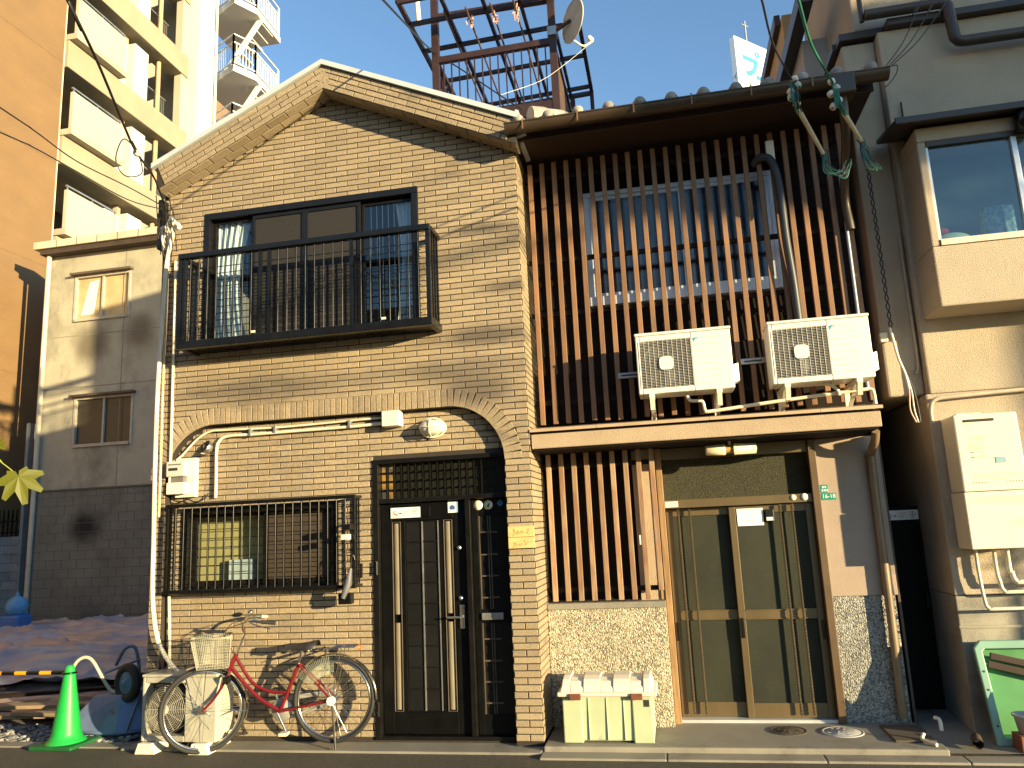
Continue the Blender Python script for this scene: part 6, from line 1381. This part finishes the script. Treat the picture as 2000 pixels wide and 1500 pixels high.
leaf_shape(at(36,930,YL), at(48,985,YL)-at(36,930,YL), at(80,940,YL)-at(36,930,YL)+YA*.05, (at(50,1000,YL)-at(36,930,YL)).length*.78, lf, t)
leaf_shape(at(-8,868,YL), at(20,880,YL)-at(-8,868,YL), ZA+YA*.4, .035, lf, t)
for i in range(40):
    c = at(random.uniform(-320,-60), random.uniform(600,1000), YL+random.uniform(-.2,.2)); leaf_shape(c, Vector((random.uniform(-1,1),random.uniform(-1,1),-.6)), Vector((random.uniform(-1,1),random.uniform(-1,1),.3)), .05, lf, t)
def crown_tree(name, label, base, cc, rad, nleaf, lsize, m, bare=False, limbs=7):
    t = thing(name, label, "tree", base); base = Vector(base); cc = Vector(cc)
    q = MB(); q.tube(smooth_path([base, Vector((base.x,base.y,base.z*.4+cc.z*.6)), cc+(base-cc)*.25*Vector((1,1,0)).length*0+Vector(((base.x-cc.x)*.75,0,0))],5), [.16-.012*i for i in range(11)] if not bare else [.05-.003*i for i in range(11)], 10); q.build("trunk", bark, t)
    q = MB()
    for i in range(limbs*3):
        s_ = Vector((base.x,base.y,base.z+(cc.z-base.z)*random.uniform(.8,1))); e = cc+Vector((random.uniform(-1,1)*rad[0],random.uniform(-1,1)*rad[1],random.uniform(-.8,1)*rad[2]))*.9
        q.tube(smooth_path([s_, s_.lerp(e,.5)+Vector((random.uniform(-.1,.1),random.uniform(-.1,.1),random.uniform(-.05,.1))), e],3), [.04 if not bare else .012]*3+[.02 if not bare else .007]*3+[.006], 5)
    q.build("limbs", bark, t)
    if nleaf:
        q = MB()
        for i in range(nleaf):
            while True:
                p_ = Vector((random.uniform(-1,1),random.uniform(-1,1),random.uniform(-1,1)))
                if p_.length < 1 and mnoise.noise(p_*2.3+cc) > -.28: break
            c = cc+Vector((p_.x*rad[0],p_.y*rad[1],p_.z*rad[2])); a = Vector((random.gauss(0,1),random.gauss(0,1),random.gauss(0,1))).normalized(); b_ = a.orthogonal().normalized(); s_ = lsize*random.uniform(.6,1.3)
            q.raw([c-a*s_,c+b_*s_*.5,c+a*s_,c-b_*s_*.5], [(0,1,2,3)])
        q.build("crown", m, t, fix=False)
    return t
leafg = mat("evergreen_leaf", (.045,.085,.025), .6, island=.35)
sv = Vector((1.75,-1,.27))
cc1 = Vector((3.15,.2,5.28))+sv*9  # unseen tree, added and shaped so its crown shades the upper right
crown_tree("added_shade_tree", "evergreen added out of view to shade the upper eaves", (cc1.x+1.8,cc1.y-.3,-.01), cc1, (1.9,1.3,.92), 9000, .10, leafg)
cc2 = Vector((3.72,.4,.95))+sv*3.2
crown_tree("bare_sapling", "bare sapling out of view right whose twigs shadow the stucco wall", (cc2.x-.1,cc2.y,-.01), cc2+ZA*.5, (.55,.5,.75), 0, 0, None, True, 8)
# overhead pair of cables out of view: they draw the double shadow line on the slats
for k, dz in enumerate((0,-.075)):
    A_ = Vector((-.6,.3,4.12+dz))+sv*8.5; B_ = Vector((2.2,.3,4.66+dz))+sv*8.5; d_ = (B_-A_).normalized()
    o = MB().tube([A_-d_*14, A_.lerp(B_,.5), B_+d_*9], .022, 6).build("street_cable", wire_blk, None); tag(o, "overhead street cable out of view whose shadow crosses the slats, %s" % ("upper","lower")[k], "cable", "street cables")
# buildings on the other side of the street, behind the camera
opm = mat("opposite_wall", (.10,.09,.085), .9, nscale=.6, namt=.2)
for i, (x0, x1, h, lb) in enumerate(((-34,-20.2,8,"grey block across the street, out of view, farthest left"),(-20,-9.2,6.5,"grey house across the street, out of view, second from left"),(-9,1.5,7,"grey house across the street, out of view, behind the camera"))):
    t = thing("opposite_building", lb, "building", ((x0+x1)/2,-16,0), "buildings across the street")
    MB().box(x0,x1,-22,-10.5,0,h).build("wall", opm, t)
    k = int((x1-x0)/2.4)
    for f_ in range(int(h/3)):
        for j in range(k):
            x = x0+1+j*2.4; o = MB().box(x,x+1.3,-10.497,-10.47,1+f_*3,2.2+f_*3).build("window", pane_dark, t)
